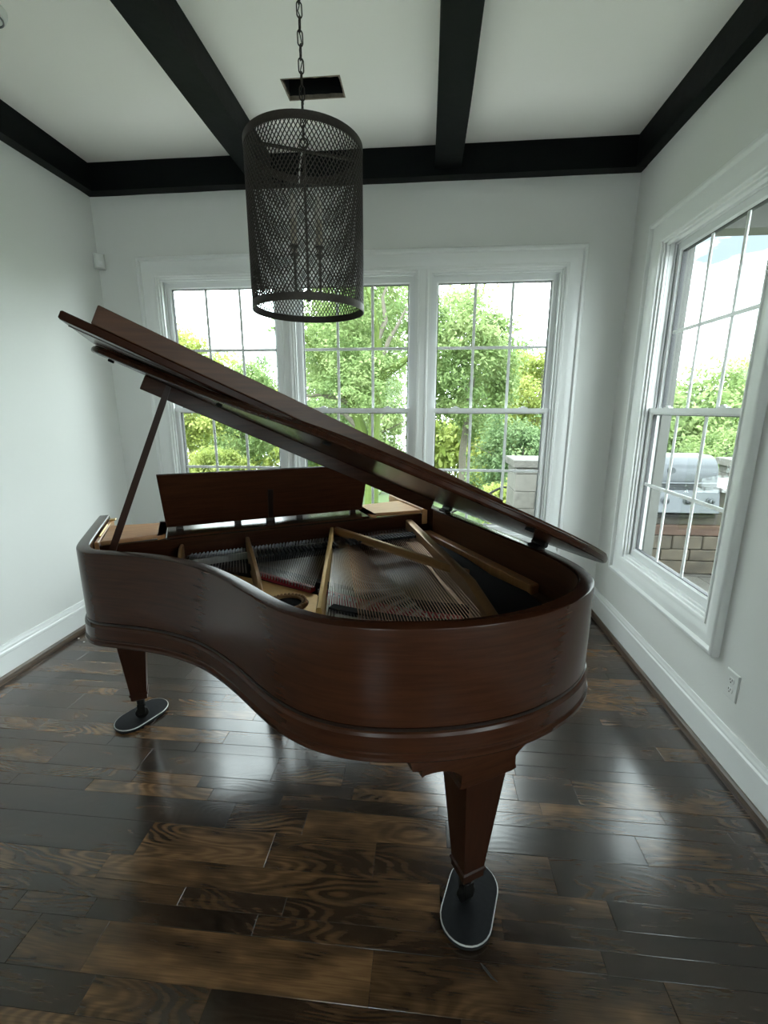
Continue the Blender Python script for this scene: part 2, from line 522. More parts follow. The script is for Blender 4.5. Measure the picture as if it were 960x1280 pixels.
def weld(o):
    bm = bmesh.new(); bm.from_mesh(o.data)
    bmesh.ops.remove_doubles(bm, verts=bm.verts, dist=1e-5)
    # delete interior faces shared by two cells
    seen = {}
    for f in bm.faces:
        k = tuple(sorted(v.index for v in f.verts)); seen.setdefault(k, []).append(f)
    dead = [f for fs in seen.values() if len(fs) > 1 for f in fs]
    bmesh.ops.delete(bm, geom=dead, context='FACES')
    bmesh.ops.recalc_face_normals(bm, faces=bm.faces)
    bm.to_mesh(o.data); bm.free()
    return o


def back_map(u, d, z): return (u, YB + d, z)        # d outward
def right_map(u, d, z): return (XR + d, u, z)
def front_map(u, d, z): return (u, YF - d, z)


ops_b = [(c - WW / 2, c + WW / 2, WZ0, WZ1) for c in BACKW]
us = sorted([XL - WT, XR + WT] + [e for o in ops_b for e in o[:2]])
wall_back = struct(weld(wall_cells(us, [0, WZ0, WZ1, ZC], ops_b, back_map, 0, WT).build('wall_back', M['wall'])))
ops_r = [(c - WW / 2, c + WW / 2, WZ0, WZ1) for c in RIGHTW]
us = sorted([YF, YB] + [e for o in ops_r for e in o[:2]])
wall_right = struct(weld(wall_cells(us, [0, WZ0, WZ1, ZC], ops_r, right_map, 0, WT).build('wall_right', M['wall'])))
wall_left = struct(MB().box(XL - WT, XL, YF, YB, 0, ZC).build('wall_left', M['wall']))
FILL_FRONTW = [-0.52]  # unseen window added behind the camera for fill light
ops_f = [(c - WW / 2, c + WW / 2, WZ0, WZ1) for c in FILL_FRONTW]
us = sorted([XL - WT, XR + WT] + [e for o in ops_f for e in o[:2]])
wall_front = struct(weld(wall_cells(us, [0, WZ0, WZ1, ZC], ops_f, front_map, 0, WT).build('wall_front', M['wall'])))

# ceiling with the rectangular duct hole
VX0, VX1, VY0, VY1 = -0.757, -0.457, 2.565, 2.728
mb = MB()
cx = [XL - WT, VX0, VX1, XR + WT]; cy = [YF - WT, VY0, VY1, YB + WT]
for i in range(3):
    for j in range(3):
        if i == 1 and j == 1: continue
        mb.box(cx[i], cx[i + 1], cy[j], cy[j + 1], ZC, ZC + 0.018)
ceiling = struct(weld(mb.build('ceiling', M['ceiling'])))
mb = MB()
for a in ((VX0 - 0.02, VX1 + 0.02, VY0 - 0.02, VY0), (VX0 - 0.02, VX1 + 0.02, VY1, VY1 + 0.02), (VX0 - 0.02, VX0, VY0, VY1), (VX1, VX1 + 0.02, VY0, VY1)):
    mb.box(*a, ZC + 0.019, ZC + 0.25)
mb.box(VX0 - 0.02, VX1 + 0.02, VY0 - 0.02, VY1 + 0.02, ZC + 0.25, ZC + 0.26)
duct = empty('duct_opening', ((VX0 + VX1) / 2, (VY0 + VY1) / 2, ZC))
tag(duct, 'uncovered dark rectangular duct opening cut in the white ceiling', 'vent')
mb.move(-duct.location.x, -duct.location.y, -duct.location.z).build('duct_box', M['duct'], duct)
# torn drywall edge lining the cut
mb = MB()
rnd = random.Random(3)
def ragged(p, q, nrm):
    pts = []
    for k in range(13):
        t = k / 12
        w = 0.004 + 0.006 * rnd.random()
        pts.append(((p[0] + (q[0] - p[0]) * t), (p[1] + (q[1] - p[1]) * t), w))
    for k in range(12):
        a, b_ = pts[k], pts[k + 1]
        mb.add([(a[0], a[1], -0.001), (b_[0], b_[1], -0.001), (b_[0] + nrm[0] * b_[2], b_[1] + nrm[1] * b_[2], -0.001), (a[0] + nrm[0] * a[2], a[1] + nrm[1] * a[2], -0.001),
                (a[0], a[1], 0.018), (b_[0], b_[1], 0.018), (b_[0] + nrm[0] * b_[2], b_[1] + nrm[1] * b_[2], 0.018), (a[0] + nrm[0] * a[2], a[1] + nrm[1] * a[2], 0.018)],
               [(0, 1, 2, 3), (4, 7, 6, 5), (2, 6, 7, 3), (0, 4, 5, 1)])
hx, hy = (VX1 - VX0) / 2, (VY1 - VY0) / 2
ragged((-hx, -hy), (hx, -hy), (0, 1)); ragged((-hx, hy), (hx, hy), (0, -1)); ragged((-hx, -hy), (-hx, hy), (1, 0)); ragged((hx, -hy), (hx, hy), (-1, 0))
mb.build('cut_edge', M['raw_edge'], duct)['label'] = 'torn brown drywall edge'

# ------------------------------------------------------------------ floor of staggered oak planks
floor = struct(MB().box(XL - 0.02, XR + 0.02, YF, YB, -0.12, -0.012).build('floor', M['subfloor']))


def plank_mb(l, w, tx, ty):
    c = 0.0008; g = 0.0004
    hl, hw = l / 2 - g, w / 2 - g
    def z(x, y): return tx * x + ty * y
    vs_ = []
    for s, zz in ((0, -0.012), (0, -c), (c, 0)):
        for sx, sy in ((-1, -1), (1, -1), (1, 1), (-1, 1)):
            x, y = sx * (hl - s), sy * (hw - s)
            vs_.append((x, y, zz + (z(x, y) if zz > -0.01 else 0)))
    fs = [(8, 9, 10, 11)]
    for a in (0, 4):
        for k in range(4): fs.append((a + k, a + (k + 1) % 4, a + 4 + (k + 1) % 4, a + 4 + k))
    return vs_, fs


rf = random.Random(21)
y = YB
field = MB()
widths = [0.057, 0.057, 0.083, 0.083, 0.108, 0.127]
while y > YF:
    w = rf.choice(widths)
    y0 = max(YF, y - w)
    x = XL - rf.uniform(0, 0.5)
    while x < XR:
        l = rf.choice([rf.uniform(0.22, 0.45), rf.uniform(0.4, 0.8), rf.uniform(0.6, 1.25)])
        xa, xb = max(x, XL), min(x + l, XR)
        if XR - xb < 0.12: xb = XR
        if xb - xa > 0.03:
            ww = y - y0
            vs_, fs = plank_mb(xb - xa, ww, rf.gauss(0, 0.0006), rf.gauss(0, 0.0022))
            zc = -0.0004 + rf.uniform(-0.0004, 0.0003)
            if y > 0.45:
                me = bpy.data.meshes.new('plank'); me.from_pydata(vs_, [], fs); me.materials.append(M['floor'])
                o = link('plank', me, floor, ((xa + xb) / 2, (y + y0) / 2, zc))
            else:
                cxx, cyy = (xa + xb) / 2, (y + y0) / 2
                field.add([(a + cxx, b_ + cyy, c + zc) for a, b_, c in vs_], fs)
        x = xb if xb == XR else x + l
        if xb == XR: break
    y = y0
o = field.build('plank_field', M['floor'], floor); o['kind'] = 'stuff'

# ------------------------------------------------------------------ baseboards and shoe moulding
BB = [(0, 0.0), (0.016, 0.0), (0.016, 0.148), (0.019, 0.152), (0.019, 0.166), (0.013, 0.172), (0.013, 0.182), (0.009, 0.192), (0.006, 0.205), (0, 0.205)]
SH = [(0.016, 0.0), (0.034, 0.0), (0.034, 0.016), (0.029, 0.030), (0.021, 0.038), (0.016, 0.040)]


def run_profile(prof, p0, p1, nrm):
    mb = MB()
    return mb.rings([[(p[0] + nrm[0] * d, p[1] + nrm[1] * d, z) for d, z in prof] for p in (p0, p1)])


for side, p0, p1, nr in (('left', (XL, YF), (XL, YB), (1, 0)), ('right', (XR, YF), (XR, YB), (-1, 0)), ('back', (XL, YB), (XR, YB), (0, -1)), ('front', (XL, YF), (XR, YF), (0, 1))):
    bb = struct(run_profile(BB, p0, p1, nr).build('baseboard_' + side, M['trim']))
    s = run_profile(SH, p0, p1, nr).build('shoe_moulding', M['shoe'], bb)
    s['label'] = 'dark brown shoe moulding strip'

# ------------------------------------------------------------------ ceiling beams
def beam(name, x0, x1, y0, y1, z0, z1, seed):
    """rough hewn box beam, long axis subdivided with slight waviness"""
    mb = MB()
    along_y = (y1 - y0) > (x1 - x0)
    n = 26
    loops = []
    for i in range(n + 1):
        t = i / n
        def j(k): return 0.004 * noise.noise(Vector((t * 9.0, k * 3.7, seed * 5.1)))
        if along_y:
            yy = y0 + (y1 - y0) * t
            loops.append([(x0 + j(1), yy, z0 + j(2)), (x1 + j(3), yy, z0 + j(4)), (x1 + j(5), yy, z1), (x0 + j(6), yy, z1)])
        else:
            xx = x0 + (x1 - x0) * t
            loops.append([(xx, y0 + j(1), z0 + j(2)), (xx, y1, z0 + j(4)), (xx, y1, z1), (xx, y0 + j(6), z1)])
    mb.rings(loops)
    o = mb.build(name, M['beam'])
    return struct(o)


ZB = 2.925
beam('trim_1', XL, XR, YB - 0.08, YB, ZB, ZC, 1)
beam('trim_2', XL, XL + 0.075, YF, YB - 0.08, ZB, ZC, 2)
beam('trim_3', XR - 0.065, XR, YF, YB - 0.08, ZB, ZC, 3)
beam('trim_4', -1.192, -1.032, YF, YB - 0.08, 2.962, ZC, 4)
beam('trim_5', 0.020, 0.182, YF, YB - 0.08, 2.962, ZC, 5)

# ------------------------------------------------------------------ windows
CAS = [(0, 0), (0, 0.012), (0.006, 0.016), (0.014, 0.016), (0.018, 0.011), (0.030, 0.012), (0.044, 0.020), (0.058, 0.023), (0.082, 0.021), (0.094, 0.019),
       (0.097, 0.030), (0.102, 0.036), (0.116, 0.036), (0.122, 0.030), (0.122, 0)]


def frame_sweep(prof, u0, u1, z0, z1, fm):
    """picture-frame moulding; prof (w outward, d towards the room); fm(u,d_out,z)"""
    loops = []
    for w, d in prof:
        loops.append([fm(u0 - w, -d, z0 - w), fm(u1 + w, -d, z0 - w), fm(u1 + w, -d, z1 + w), fm(u0 - w, -d, z1 + w)])
    return MB().rings(loops, cap=False, closed_prof=True)


NTRIM = [5]
def trim_name():
    NTRIM[0] += 1
    return 'trim_%d' % NTRIM[0]


def make_window(idx, uc, fm):
    root = empty('window_%d' % idx, fm(uc, 0.05, WZ0))
    struct(root)
    base = Vector(root.location)
    def fl(u, d, z):
        p = Vector(fm(u, d, z)) - base
        return (p.x, p.y, p.z)
    u0, u1 = uc - WW / 2, uc + WW / 2
    # jamb lining of the opening
    JT = 0.014
    mb = MB()
    loops = []
    for inset, d in ((0.0, 0.0), (JT, 0.0), (JT, 0.104), (0.0, 0.104)):
        loops.append([fl(u0 + inset, d, WZ0 + inset), fl(u1 - inset, d, WZ0 + inset), fl(u1 - inset, d, WZ1 - inset), fl(u0 + inset, d, WZ1 - inset)])
    mb.rings(loops, cap=False, closed_prof=True)
    mb.build('jamb', M['trim'], root)
    loops = []
    for inset, d in ((0.0, 0.1045), (JT + 0.018, 0.1045), (JT + 0.018, 0.116), (JT + 0.006, 0.118), (JT + 0.006, 0.150), (JT, 0.152), (JT, WT + 0.028), (-0.05, WT + 0.028), (-0.05, WT + 0.001), (0.0, WT + 0.001)):
        loops.append([fl(u0 + inset, d, WZ0 + inset), fl(u1 - inset, d, WZ0 + inset), fl(u1 - inset, d, WZ1 - inset), fl(u0 + inset, d, WZ1 - inset)])
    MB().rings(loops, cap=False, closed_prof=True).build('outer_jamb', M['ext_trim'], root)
    # stops / tracks
    mb = MB()
    for (i0, i1, da, db) in ((JT, JT + 0.012, 0.012, 0.026), (JT, JT + 0.012, 0.058, 0.066)):
        loops = []
        for inset, d in ((i0, da), (i1, da), (i1, db), (i0, db)):
            loops.append([fl(u0 + inset, d, WZ0 + inset), fl(u1 - inset, d, WZ0 + inset), fl(u1 - inset, d, WZ1 - inset), fl(u0 + inset, d, WZ1 - inset)])
        mb.rings(loops, cap=False, closed_prof=True)
    mb.build('sash_track', M['sash'], root)
    mb = MB()
    for s in (-1, 1):
        ue = u0 + JT if s < 0 else u1 - JT
        mb.box(min(ue, ue - s * 0.006), max(ue, ue - s * 0.006), 0.068, 0.072, WZ0 + JT, WZ1 - JT, xf=fl)
        mb.box(min(ue, ue - s * 0.005), max(ue, ue - s * 0.005), 0.027, 0.031, WZ0 + JT, WZ1 - JT, xf=fl)
    mb.build('weather_strip', M['gasket'], root)
    zm = 1.49
    a0, a1 = u0 + JT + 0.004, u1 - JT - 0.004
    for nm, d0, d1, z0, z1, bot, top in (('upper_sash', 0.070, 0.102, zm - 0.022, WZ1 - JT - 0.002, 0.036, 0.052), ('lower_sash', 0.030, 0.060, WZ0 + JT + 0.002, zm + 0.018, 0.058, 0.036)):
        st = 0.046
        g0, g1, h0, h1 = a0 + st, a1 - st, z0 + bot, z1 - top
        mb = MB()
        loops = []
        # sash frame with a sloped glazing bead, outer rectangle to inner rectangle
        def rect(ua, ub, za, zb, d): return [fl(ua, d, za), fl(ub, d, za), fl(ub, d, zb), fl(ua, d, zb)]
        dm = (d0 + d1) / 2
        loops = [rect(a0, a1, z0, z1, d1), rect(a0, a1, z0, z1, d0), rect(g0 - 0.010, g1 + 0.010, h0 - 0.010, h1 + 0.010, d0), rect(g0 - 0.008, g1 + 0.008, h0 - 0.008, h1 + 0.008, d0 + 0.004),
                 rect(g0, g1, h0, h1, dm - 0.005), rect(g0, g1, h0, h1, dm + 0.005), rect(g0 - 0.008, g1 + 0.008, h0 - 0.008, h1 + 0.008, d1)]
        mb.rings(loops, cap=False, closed_prof=True)
        sash = mb.build(nm, M['sash'], root)
        # gasket line round the glass
        mb = MB()
        lp = [rect(g0 + i, g1 - i, h0 + i, h1 - i, d) for i, d in ((-0.001, dm - 0.0055), (0.003, dm - 0.0055), (0.003, d1 + 0.0005), (-0.0095, d1 + 0.0005), (-0.0095, d1 - 0.0005), (-0.001, dm + 0.003))]
        mb.rings(lp, cap=False, closed_prof=True).build('gasket', M['gasket'], sash)
        # muntins 3 x 2
        MW = 0.0095
        cu = [g0 + (g1 - g0) * k / 3 for k in range(4)]
        cz = [h0, (h0 + h1) / 2, h1]
        for k in (1, 2):
            MB().bbox(cu[k] - MW, cu[k] + MW, dm - 0.004, dm + 0.004, h0, h1, 0.002, xf=fl).build('muntin', M['sash'], sash)
        MB().bbox(g0, g1, dm - 0.0045, dm + 0.0045, cz[1] - MW, cz[1] + MW, 0.002, xf=fl).build('muntin', M['sash'], sash)
        # panes
        for k in range(3):
            for j in range(2):
                pa, pb = cu[k] + (MW if k else 0), cu[k + 1] - (MW if k < 2 else 0)
                za, zb = cz[j] + (MW if j else 0), cz[j + 1] - (MW if j < 1 else 0)
                MB().box(pa, pb, dm - 0.0015, dm + 0.0015, za, zb, xf=fl).build('pane', M['glass'], sash)
        if nm == 'lower_sash':
            for q in (0.22, 0.78):
                uu = a0 + (a1 - a0) * q
                lk = MB().bbox(uu - 0.03, uu + 0.03, d0 + 0.004, d1 - 0.002, z1, z1 + 0.007, 0.002, xf=fl)
                lk.bbox(uu - 0.012, uu + 0.014, d0 + 0.006, d1 - 0.006, z1 + 0.007, z1 + 0.015, 0.003, xf=fl)
                lk.build('sash_lock', M['sash'], sash)
    return root


wi = 1
for c in BACKW:
    make_window(wi, c, back_map); wi += 1
for c in RIGHTW:
    make_window(wi, c, right_map); wi += 1
for c in FILL_FRONTW:
    make_window(wi, c, front_map); wi += 1

b0, b1 = BACKW[0] - WW / 2, BACKW[2] + WW / 2
struct(frame_sweep(CAS, b0, b1, WZ0, WZ1, back_map).build(trim_name(), M['trim'], smooth=True, angle=50))
for c in FILL_FRONTW: struct(frame_sweep(CAS, c - WW / 2, c + WW / 2, WZ0, WZ1, front_map).build(trim_name(), M['trim'], smooth=True, angle=50))
for k in (0, 1):
    ua, ub = BACKW[k] + WW / 2, BACKW[k + 1] - WW / 2
    prof = [(ua + 0.001, 0.0), (ua + 0.001, 0.010), (ua + 0.008, 0.015), (ua + 0.018, 0.015), (ua + 0.022, 0.010), (ub - 0.022, 0.010), (ub - 0.018, 0.015), (ub - 0.008, 0.015), (ub - 0.001, 0.010), (ub - 0.001, 0.0)]
    MBm = MB().rings([[back_map(u, -d, z) for u, d in prof] for z in (WZ0, WZ1)])
    struct(MBm.build(trim_name(), M['trim']))
for c in RIGHTW:
    struct(frame_sweep(CAS, c - WW / 2, c + WW / 2, WZ0, WZ1, right_map).build(trim_name(), M['trim'], smooth=True, angle=50))

# ================================================================== GRAND PIANO
TH = math.radians(29)
PA, PB = 0.36, 1.55             # piano-frame point used as the base of the thing
E1 = Vector((math.cos(TH), math.sin(TH), 0)); E2 = Vector((-math.sin(TH), math.cos(TH), 0))
piano = empty('grand_piano', E1 * PA + E2 * PB, TH)
tag(piano, 'brown mahogany grand piano with its lid propped open showing strings', 'piano')


def pworld(a, b, z):
    p = E1 * a + E2 * b
    return (p.x, p.y, z)


def pb(mb, name, mat, parent=None, smooth=False, angle=35):
    """build a part given in piano-frame (a,b,z)"""
    mb.move(-PA, -PB, 0)
    return mb.build(name, mat, parent or piano, smooth, angle=angle)


def catmull(pts, per=6):
    out = []
    P_ = [pts[0]] + list(pts) + [pts[-1]]
    for i in range(1, len(P_) - 2):
        p0, p1, p2, p3 = [Vector((*q, 0)) for q in P_[i - 1:i + 3]]
        for k in range(per):
            t = k / per
            q = 0.5 * ((2 * p1) + (-p0 + p2) * t + (2 * p0 - 5 * p1 + 4 * p2 - p3) * t * t + (-p0 + 3 * p1 - 3 * p2 + p3) * t ** 3)
            out.append((q.x, q.y))
    out.append(tuple(pts[-1]))
    return out


def smooth_path(p, it=6):
    p = [tuple(q) for q in p]
    for _ in range(it):
        q = [p[0]]
        for i in range(1, len(p) - 1):
            q.append(tuple(0.25 * p[i - 1][k] + 0.5 * p[i][k] + 0.25 * p[i + 1][k] for k in (0, 1)))
        q.append(p[-1]); p = q
    return p


CTRL = [(-0.400, 2.355), (-0.401, 2.20), (-0.401, 2.02), (-0.401, 1.90), (-0.395, 1.82), (-0.372, 1.765), (-0.335, 1.727), (-0.28, 1.690), (-0.22, 1.648), (-0.155, 1.598), (-0.098, 1.543), (-0.042, 1.478),
        (0.005, 1.408), (0.045, 1.328), (0.084, 1.236), (0.119, 1.140), (0.150, 1.062), (0.192, 0.985), (0.250, 0.916), (0.325, 0.859), (0.431, 0.807), (0.545, 0.770), (0.655, 0.752),
        (0.745, 0.750), (0.830, 0.761), (0.910, 0.782), (0.978, 0.812), (1.033, 0.850), (1.074, 0.900), (1.102, 0.960), (1.120, 1.03), (1.130, 1.12), (1.133, 1.25), (1.134, 1.50), (1.134, 1.80), (1.134, 2.10), (1.134, 2.355)]
PATH = smooth_path(catmull(CTRL, 4), 5)


def normals(path):
    ns = []
    for i in range(len(path)):
        a = path[max(0, i - 1)]; b_ = path[min(len(path) - 1, i + 1)]
        dx, dy = b_[0] - a[0], b_[1] - a[1]
        l = math.hypot(dx, dy)
        ns.append((dy / l, -dx / l))
    return ns


NRM = normals(PATH)


def off(i, o): return (PATH[i][0] + NRM[i][0] * o, PATH[i][1] + NRM[i][1] * o)


RT = 0.042
ZR = 1.02
prof = [(-RT, 0.676), (-RT, ZR - 0.003), (-RT + 0.003, ZR), (-0.005, ZR), (-0.001, ZR - 0.002), (0, ZR - 0.006), (0, 0.764), (-0.003, 0.760), (-0.004, 0.754), (0.004, 0.749), (0.008, 0.742), (0.009, 0.702), (0.005, 0.697),
        (0.006, 0.692), (0.013, 0.688), (0.014, 0.680), (0.012, 0.676)]
secs = []
for i in range(len(PATH)):
    secs.append([(*off(i, o), z) for o, z in prof])
rim = pb(MB().sweep(secs), 'rim', M['mahog'], smooth=True, angle=28)
# dark inlay groove line above the base moulding (sub-part)
secs = [[(*off(i, o), z) for o, z in ((-0.002, 0.7525), (0.0005, 0.7525), (0.0005, 0.7605), (-0.002, 0.7605))] for i in range(len(PATH))]
g = pb(MB().sweep(secs), 'base_moulding_line', M['dark_line'], rim, smooth=True)

# inner liner of the rim (lower, warm) and soundboard
IN = [i for i in range(len(PATH)) if PATH[i][1] < 1.95]
secs = [[(*off(i, o), z) for o, z in ((-RT - 0.030, 0.845), (-RT - 0.030, 0.870), (-RT, 0.874), (-RT, 0.845))] for i in IN]
pb(MB().sweep(secs), 'inner_ledge', M['spruce'], smooth=True, angle=40)
poly = [off(i, -RT + 0.001) for i in IN]
pb(MB().prism(poly, lambda x, y: (x, y, 0.838), lambda x, y: (x, y, 0.846)), 'soundboard', M['spruce'])
pb(MB().prism(poly, lambda x, y: (x, y, 0.690), lambda x, y: (x, y, 0.700)), 'bottom_board', M['mahog'])

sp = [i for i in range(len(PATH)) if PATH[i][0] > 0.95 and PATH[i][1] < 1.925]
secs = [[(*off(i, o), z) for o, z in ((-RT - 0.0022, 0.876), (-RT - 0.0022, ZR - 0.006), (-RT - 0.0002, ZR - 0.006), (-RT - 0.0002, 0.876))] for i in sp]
pb(MB().sweep(secs), 'lit_spine_strip', M['mahog_warm'], rim, smooth=True, angle=40)  # strip added to paint the light falling on the inner spine
# ---- front end: keybed, stretcher, shelf, desk, fallboard, keys
AI0, AI1 = -0.358, 1.091
mb = MB().bbox(AI0, AI1, 1.90, 2.352, 0.676, 0.722, 0.003)
pb(mb, 'keybed', M['mahog'])
pb(MB().bbox(AI0, AI1, 2.325, 2.350, 0.7225, 0.742, 0.003), 'key_slip', M['mahog'])
for a0, a1 in ((AI0, -0.253), (0.988, AI1)):
    pb(MB().bbox(a0, a1, 2.13, 2.324, 0.7225, 0.790, 0.006), 'key_block', M['mahog'])
pb(MB().prism([(2.145, 0.7475), (2.160, 0.75), (2.150, 0.80), (2.118, 0.945), (2.098, 0.945), (2.125, 0.80)], lambda y, z: (AI0 + 0.002, y, z), lambda y, z: (AI1 - 0.002, y, z)), 'fallboard', M['mahog'])
wk = MB().bbox(-0.0113, 0.0113, -0.075, 0.075, 0, 0.022, 0.0015).mesh('white_key', M['ivory'])
bk = MB().bbox(-0.0048, 0.0048, -0.048, 0.048, 0, 0.012, 0.002).mesh('black_key', M['ebony'])
KW = 1.235 / 52
for k in range(52):
    a = -0.2505 + KW * (k + 0.5)
    link('white_key', wk, piano, (a - PA, 2.235 - PB, 0.7225))
    if k < 51 and (k % 7) in (0, 2, 3, 5, 6):
        link('black_key', bk, piano, (a + KW / 2 - PA, 2.205 - PB, 0.7446))
# stretcher wall seen behind the tuning pins
pb(MB().bbox(AI0, AI1, 1.935, 1.958, 0.880, 0.984, 0.002), 'stretcher', M['mahog'])
# side wings of the music shelf
def wing(a0, a1, rnd_left):
    pts = []
    R_ = 0.03
    cs = [(a0, 1.938), (a1, 1.938), (a1, 2.20), (a0, 2.20)]
    for ci, (x, y) in enumerate(cs):
        inner = (ci in (0, 3)) if rnd_left else (ci in (1, 2))
        if not inner: pts.append((x, y)); continue
        sx = 1 if ci in (0, 3) else -1; sy = 1 if ci in (0, 1) else -1
        arc = [(x + sx * R_ * (1 - math.sin(t)), y + sy * R_ * (1 - math.cos(t))) for t in [PI / 2 * q / 5 for q in range(6)]]
        if ci in (1, 3): arc = arc[::-1]
        pts += arc if ci in (0, 2) else arc
    return pts
for a0, a1, rl in ((AI0 + 0.02, -0.112, False), (0.782, AI1 - 0.035, True)):
    p_ = wing(a0, a1, rl)
    cxm = sum(q[0] for q in p_) / len(p_); cym = sum(q[1] for q in p_) / len(p_)
    lo = []
    for z, s in ((0.986, 0.985), (0.989, 1.0), (1.000, 1.0), (1.003, 0.985)):
        lo.append([(cxm + (q[0] - cxm) * s, cym + (q[1] - cym) * s, z) for q in p_])
    pb(MB().rings(lo), 'shelf_wing', M['shelf'], smooth=True)
# runner rails the desk slides on, honey strips along the arms
pb(MB().bbox(AI0 + 0.0005, AI0 + 0.016, 1.93, 2.345, 0.93, 1.004, 0.003), 'arm_strip', M['shelf'])
pb(MB().bbox(AI1 - 0.030, AI1 - 0.0005, 1.93, 2.345, 0.93, 1.010, 0.003), 'arm_strip', M['shelf'])
pb(MB().bbox(AI0 + 0.006, AI0 + 0.013, 2.0, 2.20, 1.004, 1.012, 0.002), 'desk_runner', M['brass'])
pb(MB().bbox(AI0 + 0.004, AI0 + 0.03, 2.29, 2.325, 1.004, 1.010, 0.002), 'lid_lock_plate', M['brass'])
# music tray and tilting desk
tray = pb(MB().bbox(-0.108, 0.778, 1.945, 2.20, 0.985, 0.996, 0.002), 'music_tray', M['mahog'])
LEAN = math.radians(17)
def dk(a, t, h):      # t thickness towards player, h up the slope
    return (a, 2.055 - h * math.sin(LEAN) + t * math.cos(LEAN), 1.005 + h * math.cos(LEAN) + t * math.sin(LEAN))
mb = MB()
lo = []
for t, s in ((0, 0.003), (0.003, 0), (0.013, 0), (0.016, 0.003)):
    lo.append([dk(-0.112 + s, t, s), dk(0.782 - s, t, s), dk(0.792 - s, t, 0.245 - s), dk(-0.124 + s, t, 0.245 - s)])
desk = pb(mb.rings(lo), 'music_desk', M['mahog'])
for a0, a1 in ((-0.075, -0.045), (0.165, 0.195), (0.305, 0.345), (0.445, 0.475), (0.715, 0.745)):
    pb(MB().box(a0, a1, 2.046, 2.066, 0.9965, 1.007), 'desk_foot', M['dark_line'], desk)
pb(MB().bbox(0.315, 0.337, -0.007, -0.001, 0.01, 0.15, 0.001, xf=dk), 'desk_prop', M['dark_line'], desk)
pb(MB().bbox(-0.108, 0.778, 2.185, 2.20, 0.9965, 1.012, 0.002), 'tray_lip', M['mahog'], tray)

# ---- cast plate, struts, strings
ZP = 0.884
treb = []
bend = [i for i in range(len(PATH)) if PATH[i][0] < 0.345 and PATH[i][1] < 1.80]
outer = [off(i, -RT - 0.001) for i in bend]
poly = outer + [(0.33, 1.14), (0.36, 1.30), (0.36, 1.385), (0.29, 1.48), (0.205, 1.60), (0.10, 1.72), (-0.10, 1.80), (-0.20, 1.80)]
plate = pb(MB().prism(poly, lambda x, y: (x, y, ZP - 0.014), lambda x, y: (x, y, ZP)), 'cast_iron_plate', M['gold'])
# pin field web
pb(MB().prism([(-0.33, 1.80), (-0.10, 1.795), (0.30, 1.835), (0.62, 1.855), (1.03, 1.855), (1.06, 1.934), (-0.33, 1.934)], lambda x, y: (x, y, ZP - 0.012), lambda x, y: (x, y, ZP + 0.004)), 'pin_field', M['felt_black'])
# tail hitch web following the tail inside the rim
tail = [i for i in range(len(PATH)) if (PATH[i][0] > 0.29 and PATH[i][1] < 0.95 and PATH[i][0] < 0.86)]
secs = [[(*off(i, o), z) for o, z in ((-RT - 0.001, ZP - 0.016), (-RT - 0.001, ZP), (-RT - 0.085, ZP), (-RT - 0.085, ZP - 0.016))] for i in tail]
pb(MB().sweep(secs), 'hitch_web', M['gold'], plate)


def strut(name, pts, th, z0, mat, curved_end=False):
    """pts: (a,b,ztop)"""
    secs = []
    n = len(pts)
    for i, (a, b_, zt) in enumerate(pts):
        d = Vector((pts[min(i + 1, n - 1)][0] - pts[max(i - 1, 0)][0], pts[min(i + 1, n - 1)][1] - pts[max(i - 1, 0)][1], 0)).normalized()
        nn = Vector((-d.y, d.x, 0))
        w = th / 2
        prof_ = [(-w * 1.5, z0), (-w, z0 + 0.006), (-w, zt - 0.004), (-w * 0.6, zt), (w * 0.6, zt), (w, zt - 0.004), (w, z0 + 0.006), (w * 1.5, z0)]
        secs.append([(a + nn.x * o, b_ + nn.y * o, z) for o, z in prof_])
    return pb(MB().sweep(secs), name, mat, plate, smooth=True, angle=40)


def lerp3(p, q, n): return [tuple(p[k] + (q[k] - p[k]) * i / n for k in range(3)) for i in range(n + 1)]
ZS = 0.957
strut('plate_strut', [(-0.055, 1.925, 0.962), (-0.060, 1.88, 0.962), (-0.064, 1.82, 0.950), (-0.068, 1.80, 0.925)], 0.014, ZP, M['gold_dark'])
strut('plate_strut', lerp3((0.203, 1.93, 0.962), (0.186, 1.55, 0.952), 6) + [(0.182, 1.47, 0.945), (0.179, 1.42, 0.930), (0.177, 1.38, 0.905), (0.174, 1.345, 0.890)], 0.016, ZP, M['gold_dark'])
strut('plate_strut', lerp3((0.592, 1.955, 0.963), (0.30, 1.14, 0.953), 8), 0.016, ZP - 0.012, M['gold'])
strut('plate_strut', lerp3((0.600, 1.955, 0.963), (0.858, 1.225, 0.955), 8), 0.022, 0.930, M['gold_dark'])
strut('plate_strut', lerp3((0.985, 1.93, 0.962), (0.845, 1.30, 0.962), 6) + lerp3((0.81, 1.14, 0.960), (0.742, 0.905, 0.930), 4), 0.034, 0.862, M['gold_dark'])

